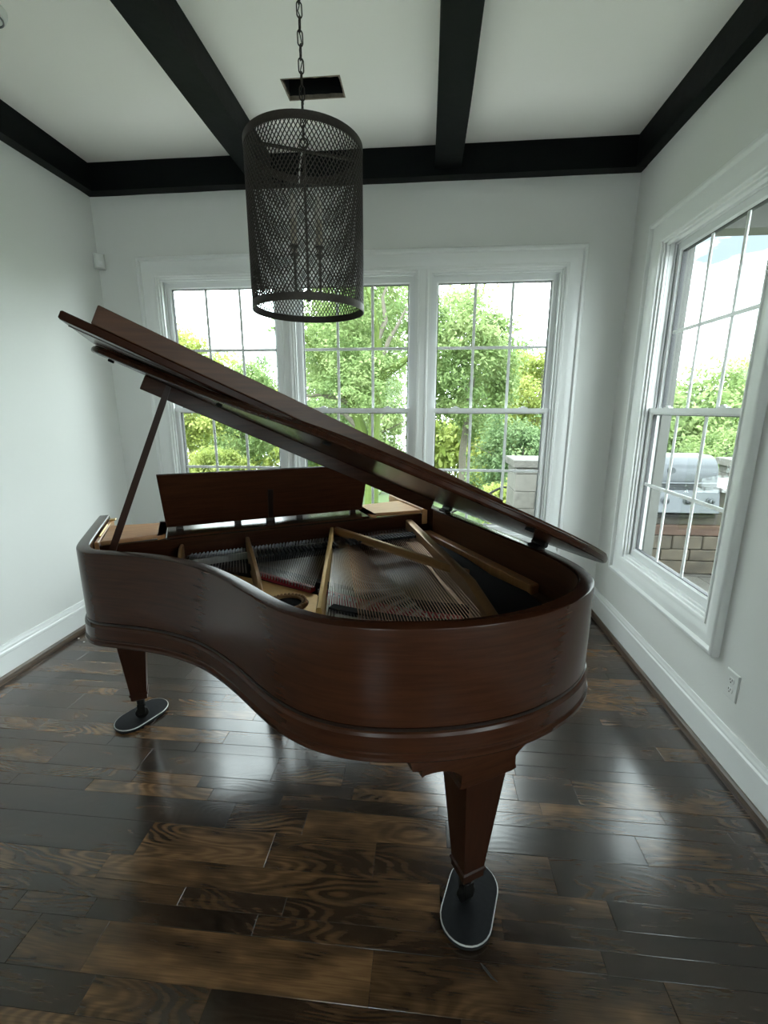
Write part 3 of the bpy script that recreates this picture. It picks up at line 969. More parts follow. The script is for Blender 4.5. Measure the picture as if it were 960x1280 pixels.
# sound hole rosette in the treble plate
hc = (0.252, 1.352)
rs = MB()
for k in range(30):
    t = 2 * PI * k / 30
    x, y_ = hc[0] + 0.060 * math.cos(t), hc[1] + 0.060 * math.sin(t)
    rs.lathe([(0.0052, 0), (0.0045, 0.005), (0.002, 0.007)], 6, (x, y_, ZP + 0.006))
ring_secs = []
rp = [(0.047, 0.0005), (0.047, 0.009), (0.052, 0.011), (0.054, 0.006), (0.066, 0.006), (0.069, 0.0005)]
rm = MB()
lo = []
for r_, z_ in rp:
    lo.append([(hc[0] + r_ * math.cos(2 * PI * k / 40), hc[1] + r_ * math.sin(2 * PI * k / 40), ZP + z_) for k in range(40)])
rm.rings(lo, cap=False, closed_prof=True)
ros = pb(rm, 'sound_hole_ring', M['gold_dark'], plate, smooth=True)
pb(rs, 'ring_stud_row', M['gold_dark'], plate, smooth=True)
pb(MB().lathe([(0.0465, 0.0), (0.0465, 0.0012)], 32, (hc[0], hc[1], ZP + 0.0002)), 'sound_hole', M['slot'], plate)


def ribbon(name, pts, w, z0, z1, mat, par=None):
    secs = []
    for i, (a, b_) in enumerate(pts):
        q0, q1 = pts[max(i - 1, 0)], pts[min(i + 1, len(pts) - 1)]
        d = Vector((q1[0] - q0[0], q1[1] - q0[1], 0)).normalized(); nn = Vector((-d.y, d.x, 0))
        secs.append([(a + nn.x * o, b_ + nn.y * o, z) for o, z in ((-w / 2, z0), (w / 2, z0), (w / 2, z1), (-w / 2, z1))])
    return pb(MB().sweep(secs), name, mat, par or plate)


felt1 = catmull([(0.205, 1.640), (0.28, 1.525), (0.355, 1.415)], 4)
felt2 = catmull([(0.375, 1.385), (0.44, 1.290), (0.53, 1.175), (0.62, 1.085), (0.70, 1.02)], 4)
ribbon('red_felt_strip', felt1, 0.024, ZP, 0.900, M['felt_red'])
ribbon('red_felt_strip', felt2, 0.030, 0.862, 0.898, M['felt_red'])
ribbon('red_felt_strip', catmull([(0.325, 1.150), (0.40, 1.072), (0.50, 1.005), (0.60, 0.96)], 4), 0.020, 0.872, 0.897, M['felt_red'])
ribbon('bridge', catmull([(0.15, 1.76), (0.24, 1.66), (0.31, 1.57), (0.38, 1.47), (0.47, 1.345), (0.57, 1.225), (0.67, 1.13), (0.76, 1.07)], 4), 0.026, 0.846, 0.903, M['felt_black'])
ribbon('bridge', catmull([(0.365, 1.235), (0.45, 1.145), (0.55, 1.06), (0.66, 0.99), (0.74, 0.96)], 4), 0.028, 0.846, 0.908, M['felt_black'])
ribbon('steel_bearing_bar', catmull([(0.372, 1.205), (0.45, 1.120), (0.55, 1.035), (0.64, 0.98)], 4), 0.013, 0.875, 0.893, M['silver_trim'])
ribbon('bearing_bar', [(-0.04, 1.842), (0.19, 1.862)], 0.010, ZP, 0.915, M['silver_trim'])
ribbon('bearing_bar', [(0.22, 1.864), (0.58, 1.880)], 0.010, ZP, 0.915, M['silver_trim'])
ribbon('bearing_bar', [(0.635, 1.882), (0.965, 1.885)], 0.010, ZP, 0.918, M['silver_trim'])
# dark sheet between bass strut and spine
pb(MB().prism([(1.04, 1.86), (1.00, 1.60), (0.93, 1.32), (0.86, 1.10), (0.80, 0.90), (0.90, 0.86), (1.00, 0.98), (1.035, 1.12), (1.02, 1.3), (1.045, 1.5)], lambda x, y: (x, y, 0.858), lambda x, y: (x, y, 0.884)), 'dark_side_sheet', M['felt_black'], plate)
pb(MB().bbox(1.05, AI1, 1.12, 1.90, 0.850, 0.905, 0.004), 'spine_ledge', M['shelf'])


def strings(name, n, s0, s1, e0, e1, zs, ze, r, mat, pair=1):
    mb = MB()
    for i in range(n):
        t = i / (n - 1)
        for q in range(pair):
            dq = (q - (pair - 1) / 2) * 0.0034
            A = Vector((s0[0] + (s1[0] - s0[0]) * t + dq, s0[1] + (s1[1] - s0[1]) * t, zs))
            if callable(e0): ee = e0(t)
            else: ee = (e0[0] + (e1[0] - e0[0]) * t, e0[1] + (e1[1] - e0[1]) * t)
            B_ = Vector((ee[0] + dq, ee[1], ze))
            mb.tube([A, B_], r, 4, cap=False)
    o = pb(mb, name, mat)
    o['kind'] = 'stuff'
    return o


def bez(p, q, r_):
    return lambda t: tuple((1 - t) ** 2 * p[k] + 2 * t * (1 - t) * q[k] + t * t * r_[k] for k in (0, 1))


strings('treble_strings', 22, (-0.035, 1.90), (0.185, 1.915), bez((-0.06, 1.815), (0.05, 1.73), (0.160, 1.64)), None, 0.918, 0.904, 0.0007, M['steel'], 2)
strings('treble_strings', 30, (0.222, 1.915), (0.580, 1.93), bez((0.203, 1.635), (0.28, 1.525), (0.352, 1.405)), None, 0.918, 0.902, 0.0007, M['steel'], 2)
strings('tenor_strings', 30, (0.598, 1.93), (0.66, 1.93), bez((0.325, 1.160), (0.42, 1.03), (0.60, 0.955)), None, 0.914, 0.900, 0.0008, M['steel'], 2)
strings('bass_strings', 40, (0.655, 1.93), (0.972, 1.93), bez((0.40, 1.075), (0.53, 0.955), (0.735, 0.925)), None, 0.922, 0.912, 0.0014, M['copper'], 1)
# tuning pins in rows on the pin field
mb = MB()
rp_ = random.Random(5)
for row in range(3):
    for k in range(66):
        a = -0.03 + 1.0 * (k + 0.33 * row) / 66
        if abs(a - 0.20) < 0.012 or abs(a - 0.60) < 0.018: continue
        b_ = 1.898 + 0.012 * row + 0.012 * (a if a < 0.6 else 0.6)
        mb.lathe([(0.0032, 0), (0.0032, 0.030), (0.0022, 0.032)], 6, (a, b_, ZP + 0.003))
o = pb(mb, 'tuning_pins', M['pin'], smooth=True); o['kind'] = 'stuff'
# damper heads
mb = MB()
for k in range(48):
    a = 0.23 + 0.72 * k / 47
    if abs(a - 0.585) < 0.02: continue
    b_ = 1.79 - 0.03 * (a - 0.23)
    mb.box(a - 0.0045, a + 0.0045, b_ - 0.032, b_ + 0.032, 0.9195 + (0.006 if a > 0.6 else 0), 0.932 + (0.006 if a > 0.6 else 0))
o = pb(mb, 'damper_heads', M['felt_black']); o['kind'] = 'stuff'
# hitch pins on the red felt
mb = MB()
for lst, nn in ((felt1, 22), (felt2, 26)):
    for k in range(nn):
        t = k / (nn - 1) * (len(lst) - 1); i = min(int(t), len(lst) - 2); f_ = t - i
        a = lst[i][0] + (lst[i + 1][0] - lst[i][0]) * f_; b_ = lst[i][1] + (lst[i + 1][1] - lst[i][1]) * f_
        mb.lathe([(0.0025, 0), (0.0025, 0.012)], 5, (a - 0.012, b_ - 0.008, 0.896))
o = pb(mb, 'hitch_pins', M['pin'], plate); o['kind'] = 'stuff'

# ---- lid (hinged on the spine) with folded flap
AL = math.radians(24.9)
A0, Z0L = 1.132, 1.038
def lidp(u, b_, n): return (A0 - u * math.cos(AL) + n * math.sin(AL), b_, Z0L + u * math.sin(AL) + n * math.cos(AL))
BH, FW = 1.861, 0.485
UMAX = A0 + 0.413
idx = [i for i in range(len(PATH)) if PATH[i][1] < BH - 0.02 and PATH[i][0] < 1.1325]
LT = 0.024
lo = []
for n_, ins in ((0.0, 0.006), (0.002, 0.002), (0.006, 0.0), (0.014, 0.0), (0.016, 0.002), (0.018, 0.002), (0.019, 0.004), (LT, 0.007)):
    pts = []
    for i in idx:
        x, y_ = off(i, 0.016 - ins)
        pts.append((A0 - x, y_))
    lp_ = [(UMAX - ins, BH - ins * 0.3)] + pts + [(-0.014 + ins, BH - ins * 0.3)]
    lo.append([lidp(u, b_, n_) for u, b_ in lp_])
lid = pb(MB().rings(lo), 'lid', M['mahog_lid'], smooth=True, angle=25)
# flap folded flat back on top
FZ0 = LT + 0.003
FU0 = 0.0
mb = MB()
lo = []
for n_, ins in ((0.0, 0.004), (0.003, 0.0), (0.019, 0.0), (0.022, 0.003)):
    lo.append([lidp(FU0 + ins, BH - FW + ins, FZ0 + n_), lidp(UMAX + 0.002 - ins, BH - FW + ins, FZ0 + n_), lidp(UMAX + 0.002 - ins, BH - 0.002 - ins, FZ0 + n_), lidp(FU0 + ins, BH - 0.002 - ins, FZ0 + n_)])
flap = pb(MB().rings(lo), 'lid_flap', M['mahog_lid'], lid)
def lid_bar(name, u0, u1, b0_, b1_, n0, n1, mat, c=0.002):
    return pb(MB().bbox(u0, u1, b0_, b1_, n0, n1, c, xf=lidp), name, mat, lid)
lid_bar('flap_lip', 0.06, UMAX - 0.062, BH - FW + 0.002, BH - FW + 0.020, FZ0 + 0.022, FZ0 + 0.072, M['mahog_warm'])
lid_bar('flap_dark_strip', 0.06, UMAX - 0.004, BH - FW + 0.085, BH - FW + 0.092, FZ0 - 0.0025, FZ0 - 0.0002, M['dark_line'], 0.0005)  # thin dark strip along the flap
lid_bar('lid_batten', 0.075, 1.372, BH - 0.040, BH - 0.020, -0.052, -0.0003, M['mahog'])
for q in (0.25, 0.55, 0.85, 1.15, 1.42):
    lid_bar('flap_hinge', q - 0.02, q + 0.02, BH - 0.014, BH + 0.004, LT * 0.2, FZ0 + 0.012, M['black_metal'], 0.002)
for u, b_ in ((1.475, 1.80), (1.135, 1.478), (0.925, 0.985), (0.45, 0.79)):
    lid_bar('bumper', u - 0.009, u + 0.009, b_ - 0.009, b_ + 0.009, -0.008, -0.0003, M['slot'], 0.002)
for b_ in (1.175, 1.80):
    mb = MB()
    mb.bbox(1.094, 1.128, b_ - 0.028, b_ + 0.028, ZR + 0.0003, ZR + 0.012, 0.002)
    mb.tube([(1.125, b_ - 0.032, ZR + 0.014), (1.125, b_ + 0.032, ZR + 0.014)], 0.010, 10)
    pb(mb, 'lid_hinge', M['black_metal'], lid)
# lid prop
pa, pz = Vector((-0.302, 1.838, 0.955)), Vector(lidp(1.292, BH - 0.052, -0.004))
d = (pz - pa).normalized(); sv = d.cross(Vector((0, 1, 0))).normalized(); tv = d.cross(sv)
lo = []
for t, w in ((0, 0.008), (0.04, 0.012), (0.9, 0.0105), (1.0, 0.008)):
    c_ = pa + (pz - pa) * t
    lo.append([c_ + sv * w + tv * w * 0.6, c_ - sv * w + tv * w * 0.6, c_ - sv * w - tv * w * 0.6, c_ + sv * w - tv * w * 0.6])
pb(MB().rings([[tuple(q) for q in l] for l in lo]), 'lid_prop', M['mahog_v'])
pb(MB().bbox(-0.335, -0.270, 1.826, 1.850, 0.93, 0.965, 0.003), 'prop_block', M['black_metal'])

# ---- legs, casters, lyre
def leg(a, b_, w_top=0.142, w_bot=0.070, ztop=0.676, tail_leg=False):
    mb = MB()
    lo = []
    for z, w in ((0.135, w_bot * 0.86), (0.140, w_bot), (0.162, w_bot), (0.164, w_bot * 1.12), (0.172, w_bot * 1.12), (0.176, w_bot), (0.60, w_top), (ztop - 0.001, w_top)):
        h = w / 2
        lo.append([(a - h, b_ - h, z), (a + h, b_ - h, z), (a + h, b_ + h, z), (a - h, b_ + h, z)])
    lg = pb(mb.rings(lo), 'leg', M['mahog_v'])
    # caster: stem, yoke, wheel
    cm = MB()
    cm.lathe([(0.016, 0.094), (0.018, 0.10), (0.018, 0.1348)], 14, (a, b_, 0))
    for s in (-1, 1):
        cm.bbox(a - 0.016, a + 0.016, b_ + s * 0.015 - 0.003, b_ + s * 0.015 + 0.003, 0.048, 0.104, 0.001)
    pb(cm, 'caster_yoke', M['black_metal'], lg)
    wm = MB()
    lo = []
    for yy, r_ in ((-0.010, 0.024), (-0.007, 0.029), (0.007, 0.029), (0.010, 0.024)):
        lo.append([(a + r_ * math.cos(2 * PI * k / 20), b_ + yy, 0.0505 + r_ * math.sin(2 * PI * k / 20)) for k in range(20)])
    pb(wm.rings(lo), 'caster_wheel', M['black_metal'], lg, smooth=True)
    return lg


LEGS = [(-0.318, 2.225), (0.664, 0.880), (1.052, 2.225)]
lgs = [leg(*LEGS[0]), leg(*LEGS[1]), leg(*LEGS[2])]
# scalloped bracket at the tail leg
ta, tb = LEGS[1]
half = []
for k in range(9):                       # concave quarter curve
    t = PI / 2 * k / 8
    half.append((0.078 + 0.120 * (1 - math.cos(t)), 0.545 + 0.072 * math.sin(t)))
right = [(0.078, 0.530), (0.092, 0.534), (0.088, 0.548)] + half[2:] + [(0.205, 0.612), (0.206, 0.634), (0.232, 0.640), (0.240, 0.6755)]
poly = [(-x, z) for x, z in right[::-1]] + right
pb(MB().prism(poly, lambda x, z: (ta + x, tb - 0.0735, z), lambda x, z: (ta + x, tb + 0.0735, z)), 'leg_bracket', M['mahog'], lgs[1])
for a, b_ in (LEGS[0], LEGS[2]):
    i_ = 0 if a < 0 else 2
    pb(MB().bbox(a - 0.083 if i_ == 2 else a - 0.078, a + 0.078 if i_ == 2 else a + 0.083, b_ - 0.083, b_ + 0.083, 0.648, 0.6755, 0.004), 'leg_block', M['mahog'], lgs[i_])
# pedal lyre
ly = pb(MB().bbox(0.255, 0.475, 2.02, 2.10, 0.075, 0.150, 0.006), 'pedal_lyre', M['mahog'])
for a in (0.29, 0.44):
    pb(MB().bbox(a - 0.020, a + 0.020, 2.04, 2.08, 0.1502, 0.6755, 0.004), 'lyre_post', M['mahog_v'], ly)
for a in (0.345, 0.385):
    pb(MB().tube([(a, 2.06, 0.150), (a, 2.06, 0.676)], 0.004, 8), 'pedal_rod', M['brass'], ly)
for a in (0.30, 0.365, 0.43):
    pb(MB().bbox(a - 0.012, a + 0.012, 2.1002, 2.20, 0.085, 0.095, 0.003), 'pedal', M['brass'], ly)
for s in (0.31, 0.42):
    pb(MB().tube([(s, 2.02, 0.12), (s, 1.80, 0.69)], 0.006, 8), 'lyre_brace', M['black_metal'], ly)

# ---- caster cups
CUPS = [((-1.378, 1.818), 67, 'black oval caster cup under the piano leg beside the left wall'),
        ((0.168, 1.094), 72, 'black oval caster cup with silver rim under the bracketed tail leg'),
        (tuple(pworld(*LEGS[2], 0)[:2]), 60, 'black oval caster cup under the piano leg by the back windows')]


def stadium(L_, W_, n=14):
    r_ = W_ / 2; h = L_ / 2 - r_
    pts = []
    for k in range(n + 1):
        t = -PI / 2 + PI * k / n
        pts.append((h + r_ * math.cos(t), r_ * math.sin(t)))
    for k in range(n + 1):
        t = PI / 2 + PI * k / n
        pts.append((-h + r_ * math.cos(t), r_ * math.sin(t)))
    return pts


for (cxy, ang, lab) in CUPS:
    cu_ = empty('caster_cup', (cxy[0], cxy[1], 0), math.radians(ang))
    tag(cu_, lab, 'caster cup', 'caster cups under the piano legs')
    lo = [[(x, y_, z) for x, y_ in stadium(L_, W_)] for L_, W_, z in ((0.250, 0.146, 0.0008), (0.256, 0.152, 0.003), (0.256, 0.152, 0.016), (0.250, 0.146, 0.0205), (0.236, 0.132, 0.0205))]
    MB().rings(lo).build('disc', M['cup'], cu_, smooth=True)
    lo = [[(x, y_, z) for x, y_ in stadium(L_, W_)] for L_, W_, z in ((0.2565, 0.1525, 0.0155), (0.2585, 0.1545, 0.0170), (0.2565, 0.1525, 0.0190), (0.2525, 0.1485, 0.0200), (0.2525, 0.1485, 0.0180))]
    MB().rings(lo, cap=False, closed_prof=True).build('rim_band', M['silver_trim'], cu_, smooth=True)

# ================================================================== CAGE PENDANT
LX, LY, LZ0, LZ1, LR = -0.434, 1.717, 1.844, 2.366, 0.200
lamp = empty('cage_pendant', (LX, LY, ZC))
tag(lamp, 'dark cylindrical wire mesh cage pendant light hanging on a chain', 'pendant light')
z0, z1 = LZ0 - ZC, LZ1 - ZC
for nm, za in (('lower_band', z0), ('upper_band', z1 - 0.024)):
    lo = []
    for r_, z_ in ((LR - 0.003, za), (LR, za), (LR, za + 0.024), (LR - 0.003, za + 0.024)):
        lo.append([(r_ * math.cos(2 * PI * k / 64), r_ * math.sin(2 * PI * k / 64), z_) for k in range(64)])
    MB().rings(lo, cap=False, closed_prof=True).build(nm, M['bronze'], lamp, smooth=True)
# expanded metal: diamond lattice
NA, NR = 92, 46
mb = MB()
hz = (z1 - 0.02 - z0 - 0.02) / NR
rr_ = LR - 0.0022
def cyl(i, z_): 
    t = 2 * PI * i / NA
    return Vector((rr_ * math.cos(t), rr_ * math.sin(t), z_))
for j in range(NR):
    za = z0 + 0.02 + j * hz
    for i in range(NA):
        o_ = 0.5 * (j % 2)
        for s in (-0.5, 0.5):
            p, q = cyl(i + o_, za), cyl(i + o_ + s, za + hz)
            dd = (q - p).normalized(); ro = Vector((p.x + q.x, p.y + q.y, 0)).normalized(); sd = dd.cross(ro)
            w, tk = 0.00125, 0.0013
            vv = []
            for pt in (p, q):
                vv += [pt + sd * w + ro * tk, pt - sd * w + ro * tk, pt - sd * w - ro * tk, pt + sd * w - ro * tk]
            mb.add(vv, [(0, 1, 5, 4), (1, 2, 6, 5), (2, 3, 7, 6), (3, 0, 4, 7)])
mb.build('mesh_cage', M['bronze'], lamp)
ca = math.radians(24)
cb = MB()
pts_ = [(math.cos(ca) * s * (LR - 0.004), math.sin(ca) * s * (LR - 0.004), z1 - 0.010) for s in (-1, 1)]
dv = Vector((math.cos(ca), math.sin(ca), 0)); nv = Vector((-dv.y, dv.x, 0))
def bar_xf(x, y_, z_): 
    p = dv * x + nv * y_
    return (p.x, p.y, z_)
cb.bbox(-LR + 0.004, LR - 0.004, -0.008, 0.008, z1 - 0.014, z1 - 0.009, 0.001, xf=bar_xf)
cb.build('cross_bar', M['bronze'], lamp)
MB().lathe([(0.0, z0 + 0.035), (0.006, z0 + 0.037), (0.009, z0 + 0.045), (0.026, z0 + 0.050), (0.040, z0 + 0.056), (0.040, z0 + 0.062), (0.014, z0 + 0.066), (0.010, z0 + 0.075)], 20).build('hub', M['bronze'], lamp, smooth=True)
MB().tube([(0, 0, z0 + 0.07), (0, 0, z1 - 0.002)], 0.0048, 10).build('center_rod', M['bronze'], lamp, smooth=True)
MB().tube([(0.014 * math.cos(2 * PI * k / 16), 0, z1 + 0.012 + 0.014 * math.sin(2 * PI * k / 16)) for k in range(16)], 0.003, 6, closed=True).build('loop_ring', M['bronze'], lamp, smooth=True)
for k in range(4):
    t = PI / 4 + k * PI / 2 + 0.25
    x, y_ = 0.062 * math.cos(t), 0.062 * math.sin(t)
    arm = MB().tube([(0.018 * math.cos(t), 0.018 * math.sin(t), z0 + 0.060), (0.042 * math.cos(t), 0.042 * math.sin(t), z0 + 0.056), (x * 0.97, y_ * 0.97, z0 + 0.064), (x, y_, z0 + 0.082), (x, y_, z0 + 0.20)], 0.0040, 8)
    ao = arm.build('candle_arm', M['bronze'], lamp, smooth=True)
    MB().lathe([(0.005, 0.196), (0.016, 0.200), (0.017, 0.204), (0.010, 0.208)], 14, (x, y_, z0)).build('candle_pan', M['bronze'], ao, smooth=True)
    MB().lathe([(0.0105, 0.208), (0.0105, 0.285), (0.008, 0.287)], 14, (x, y_, z0)).build('candle_sleeve', M['candle'], ao, smooth=True)
    MB().lathe([(0.006, 0.287), (0.011, 0.300), (0.0135, 0.318), (0.011, 0.338), (0.005, 0.358), (0.0008, 0.368)], 14, (x, y_, z0)).build('candle_bulb', M['bulb'], ao, smooth=True)
# chain
lk = []
for k in range(20):
    t = 2 * PI * k / 20
    lk.append((0.0085 * math.cos(t), 0.0, 0.0105 * math.sin(t) + (0.011 if math.sin(t) > 0 else -0.011)))
link_me = MB().tube(lk, 0.0021, 6, closed=True).mesh('chain_link', M['bronze'], smooth=True)
zz = z1 + 0.012 + 0.014 + 0.016
k = 0
while zz < -0.06:
    link('chain_link', link_me, lamp, (0, 0, zz), (0, 0, 0.5 if k % 2 else 0.5 + PI / 2))
    zz += 0.0375; k += 1
MB().lathe([(0.0, -0.052), (0.006, -0.050), (0.010, -0.030), (0.055, -0.018), (0.062, -0.006), (0.062, -0.0005)], 28).build('canopy', M['bronze'], lamp, smooth=True)
wp = [(0.005 * math.sin(q * 1.9), 0.005 * math.cos(q * 1.9), z1 + 0.01 + (-0.05 - z1 - 0.01) * q / 40) for q in range(41)]
MB().tube(wp, 0.0016, 6).build('lamp_cord', M['black_metal'], lamp, smooth=True)
MB().tube([(0.003, 0.0, z1 + 0.005), (-0.010, -0.004, z1 - 0.03), (-0.016, -0.006, z1 - 0.07), (-0.020, -0.006, z1 - 0.11)], 0.0030, 6).build('cord_tail', M['silver_trim'], lamp, smooth=True)

# ================================================================== SMALL THINGS ON WALLS AND FLOOR
ou = empty('wall_outlet', (XR, 1.762, 0.388))
tag(ou, 'white duplex electrical outlet on the wall below the side window', 'outlet')
lo = []
for d, s in ((0.0003, 0), (0.003, 0), (0.006, 0.004)):
    lo.append([(-d, y_ * (0.038 - s), z_ * (0.061 - s)) for y_, z_ in ((-1, -1), (1, -1), (1, 1), (-1, 1))])
MB().rings(lo).build('cover_plate', M['plastic'], ou)
for zc in (-0.021, 0.021):
    pts = [(0.016 * math.cos(2 * PI * k / 20), max(-0.0125, min(0.0125, 0.0165 * math.sin(2 * PI * k / 20)))) for k in range(20)]
    r_ = MB().prism(pts, lambda a, b_: (-0.0061, a, b_ + zc), lambda a, b_: (-0.0085, a, b_ + zc)).build('receptacle', M['plastic'], ou)
    s_ = MB()
    for yy in (-0.006, 0.006): s_.box(-0.0092, -0.0086, yy - 0.0012, yy + 0.0012, zc - 0.001, zc + 0.008)
    s_.box(-0.0092, -0.0086, -0.0025, 0.0025, zc - 0.010, zc - 0.005)
    s_.build('slots', M['slot'], r_)

ms = empty('motion_sensor', (XL + 0.034, YB - 0.034, 2.46), math.radians(-45))
tag(ms, 'small white motion sensor mounted high in the corner of the walls', 'sensor')
lo = []
for t, w, z_a, z_b in ((0.018, 0.030, 0.004, 0.094), (0.012, 0.034, 0.0, 0.098), (-0.012, 0.034, 0.0, 0.098), (-0.030, 0.026, 0.006, 0.090), (-0.036, 0.018, 0.016, 0.082)):
    # local -y faces the room after the 45 degree turn
    lo.append([(-w, t, z_a), (w, t, z_a), (w, t, z_b), (-w, t, z_b)])
ms.rotation_euler = (0, 0, math.radians(45))
MB().rings(lo).build('housing', M['plastic'], ms, smooth=True, angle=50)
MB().bbox(-0.012, 0.012, -0.0385, -0.0363, 0.022, 0.045, 0.0005).build('lens', M['sash'], ms)
MB().bbox(-0.02, 0.02, 0.0182, 0.026, 0.02, 0.075, 0.002).build('bracket', M['plastic'], ms)

sd_ = empty('smoke_detector', (-1.815, 2.065, ZC))
tag(sd_, 'round grey smoke detector on the ceiling beside the black beam', 'detector')
MB().lathe([(0.066, -0.0005), (0.066, -0.012), (0.058, -0.030), (0.040, -0.036), (0.0, -0.037)], 28).build('housing', M['plastic'], sd_, smooth=True)
MB().lathe([(0.045, -0.0345), (0.045, -0.0385), (0.050, -0.0385), (0.050, -0.0330)], 28, cap=False).build('grille_ring', M['soffit'], sd_, smooth=True)

db = MB()
db.tube([(-0.022, 0.018, 0.0035), (-0.012, 0.006, 0.004), (0.002, -0.010, 0.004), (0.018, -0.020, 0.0035)], [0.0012, 0.0035, 0.0035, 0.0012], 6)
o = db.build('plastic_sliver', M['debris'], None, True, (0.206, 0.925, 0.0))
tag(o, 'small black curved sliver lying on the floor in front of the tail leg', 'debris')
chip = MB().rings([[(0.006 * math.cos(t) * (1 + 0.3 * math.sin(3 * t)), 0.005 * math.sin(t), z) for t in [2 * PI * q / 9 for q in range(9)]] for z in (0.0004, 0.0022)]).mesh('paint_chip', M['plastic'])
for px, py in ((-2.285, 2.515), (-2.215, 2.475)):
    o = link('paint_chip', chip, None, (px, py, 0)); tag(o, 'tiny white paint chip on the floor by the left baseboard', 'debris', 'paint chips by the left baseboard')

# ================================================================== OUTSIDE
ZPAT = -0.28
# ground falls away behind the house
def ground_z(x, y_):
    if x > 0.6: base = -0.42 - max(0, y_ - 6.6) * 0.16
    else: base = -1.1 - max(0, y_ - 4.0) * 0.13
    t = min(1, max(0, (x + 0.6) / 1.4)); 
    lo_ = -1.1 - max(0, y_ - 4.0) * 0.13; hi_ = -0.42 - max(0, y_ - 6.6) * 0.16
    return lo_ * (1 - t) + hi_ * t + 0.12 * noise.noise(Vector((x * 0.4, y_ * 0.4, 0)))
mb = MB()
gx = [-30 + 2.0 * i for i in range(36)]; gy = [-8 + 2.0 * i for i in range(29)]
gv = [(x, y_, min(ground_z(x, y_), -0.42)) for y_ in gy for x in gx]
gf = [(j * 36 + i, j * 36 + i + 1, (j + 1) * 36 + i + 1, (j + 1) * 36 + i) for j in range(28) for i in range(35)]
mb.add(gv, gf)
ground = struct(mb.build('ground', M['grass'], smooth=True))
# pale concrete slabs added out of view to bounce light onto the ceiling
struct(MB().box(XL - WT - 0.6, XR + WT + 0.02, YB + WT + 0.01, 5.25, -0.95, -0.36).build('bounce_terrace', M['bounce_slab']))
struct(MB().box(XR + WT + 0.045, 2.35, -4.0, 3.55, ZPAT - 0.0195, ZPAT + 0.012).build('bounce_apron', M['bounce_slab']))
# flagstone patio
patio = struct(MB().box(XR + WT + 0.04, 6.4, -4.0, 6.7, ZPAT - 0.30, ZPAT - 0.02).build('patio', M['mortar']))
rp2 = random.Random(9)
yy = 6.68
while yy > 2.0:
    hgt = rp2.choice([0.42, 0.55, 0.62])
    xx = XR + WT + 0.05 if yy - hgt > 3.56 else 2.36
    while xx < 5.6:
        wd = rp2.choice([0.45, 0.62, 0.8])
        MB().bbox(-wd / 2 + 0.006, wd / 2 - 0.006, -hgt / 2 + 0.006, hgt / 2 - 0.006, -0.02, 0, 0.004).build('paver', M['flag'], patio, loc=(xx + wd / 2, yy - hgt / 2, ZPAT + rp2.uniform(-0.003, 0.002)))
        xx += wd
    yy -= hgt

# stone counter with built-in grill
CY = 5.0
cnt = empty('stone_counter', (2.9, CY + 0.35, ZPAT))
tag(cnt, 'tan stone outdoor kitchen counter with pale slab top on the patio', 'counter')
CX0, CX1 = -1.25, 1.35     # local x
GX0, GX1 = -0.62, 0.215    # grill gap
MB().box(CX0 + 0.03, CX1 - 0.03, -0.32, 0.33, 0, 0.67).build('core', M['mortar'], cnt)
rs_ = random.Random(12)
z_ = 0.002
ci = 0
for hgt in (0.15, 0.13, 0.155, 0.12, 0.115, 0.14, 0.115):
    x = CX0
    while x < CX1 - 0.02:
        wd = rs_.uniform(0.28, 0.62)
        if CX1 - (x + wd) < 0.15: wd = CX1 - x
        xc0, xc1 = x, x + wd
        zc1 = z_ + hgt
        if not (zc1 > 0.66 and xc1 > GX0 and xc0 < GX1):
            mt = M['stone_red'] if (ci == 3 and -0.75 < xc0 < 0.1) else M['stone']
            MB().bbox(-wd / 2 + 0.006, wd / 2 - 0.006, -0.04, 0.03, 0.004, hgt - 0.004, 0.008).build('stone', mt, cnt, loc=((xc0 + xc1) / 2, -0.345 - rs_.uniform(0, 0.012), z_))
        x += wd
    z_ += hgt; ci += 1
    if z_ > 0.92: break
for a, b_ in ((CX0, GX0 - 0.02), (GX1 + 0.02, CX1)):
    MB().box(a + 0.03, b_ - 0.005, -0.31, 0.33, 0.671, 0.925).build('pier_core', M['mortar'], cnt)
    MB().bbox(a - 0.03 if a == CX0 else a, b_ + (0.03 if b_ == CX1 else 0), -0.40, 0.40, 0.9255, 0.972, 0.006).build('counter_slab', M['countertop'], cnt)

gr = empty('gas_grill', (2.9 + (GX0 + GX1) / 2, CY + 0.33, ZPAT + 0.672))
tag(gr, 'stainless steel built-in gas grill with rounded hood in the stone counter', 'grill')
gw = (GX1 - GX0) / 2
MB().bbox(-gw + 0.02, gw - 0.02, -0.30, 0.30, 0.001, 0.295, 0.006).build('firebox', M['stainless'], gr)
pp_ = [(-0.385, 0.02), (-0.395, 0.03), (-0.345, 0.268), (-0.302, 0.275), (-0.302, 0.02)]
cp = MB().prism(pp_, lambda y_, z_: (-gw - 0.02, y_, z_), lambda y_, z_: (gw + 0.02, y_, z_)).build('control_panel', M['stainless'], gr)
for k in range(4):
    kx = -gw + 0.075 + k * (2 * gw - 0.15) / 3
    lo = []
    for r_, o_ in ((0.045, 0.0), (0.045, 0.006), (0.030, 0.008), (0.027, 0.034), (0.020, 0.038)):
        lo.append([(kx + r_ * math.cos(2 * PI * q / 18), -0.3715 - o_ * 0.98, 0.150 + r_ * math.sin(2 * PI * q / 18) + o_ * 0.2) for q in range(18)])
    kn = MB().rings(lo).build('knob', M['stainless'], gr, smooth=True)
    MB().bbox(kx - 0.003, kx + 0.003, -0.412, -0.4093, 0.140, 0.176, 0.0008).build('knob_pointer', M['slot'], kn)
MB().bbox(-gw, gw, -0.385, -0.33, -0.030, 0.006, 0.003).build('drip_tray', M['black_metal'], gr)
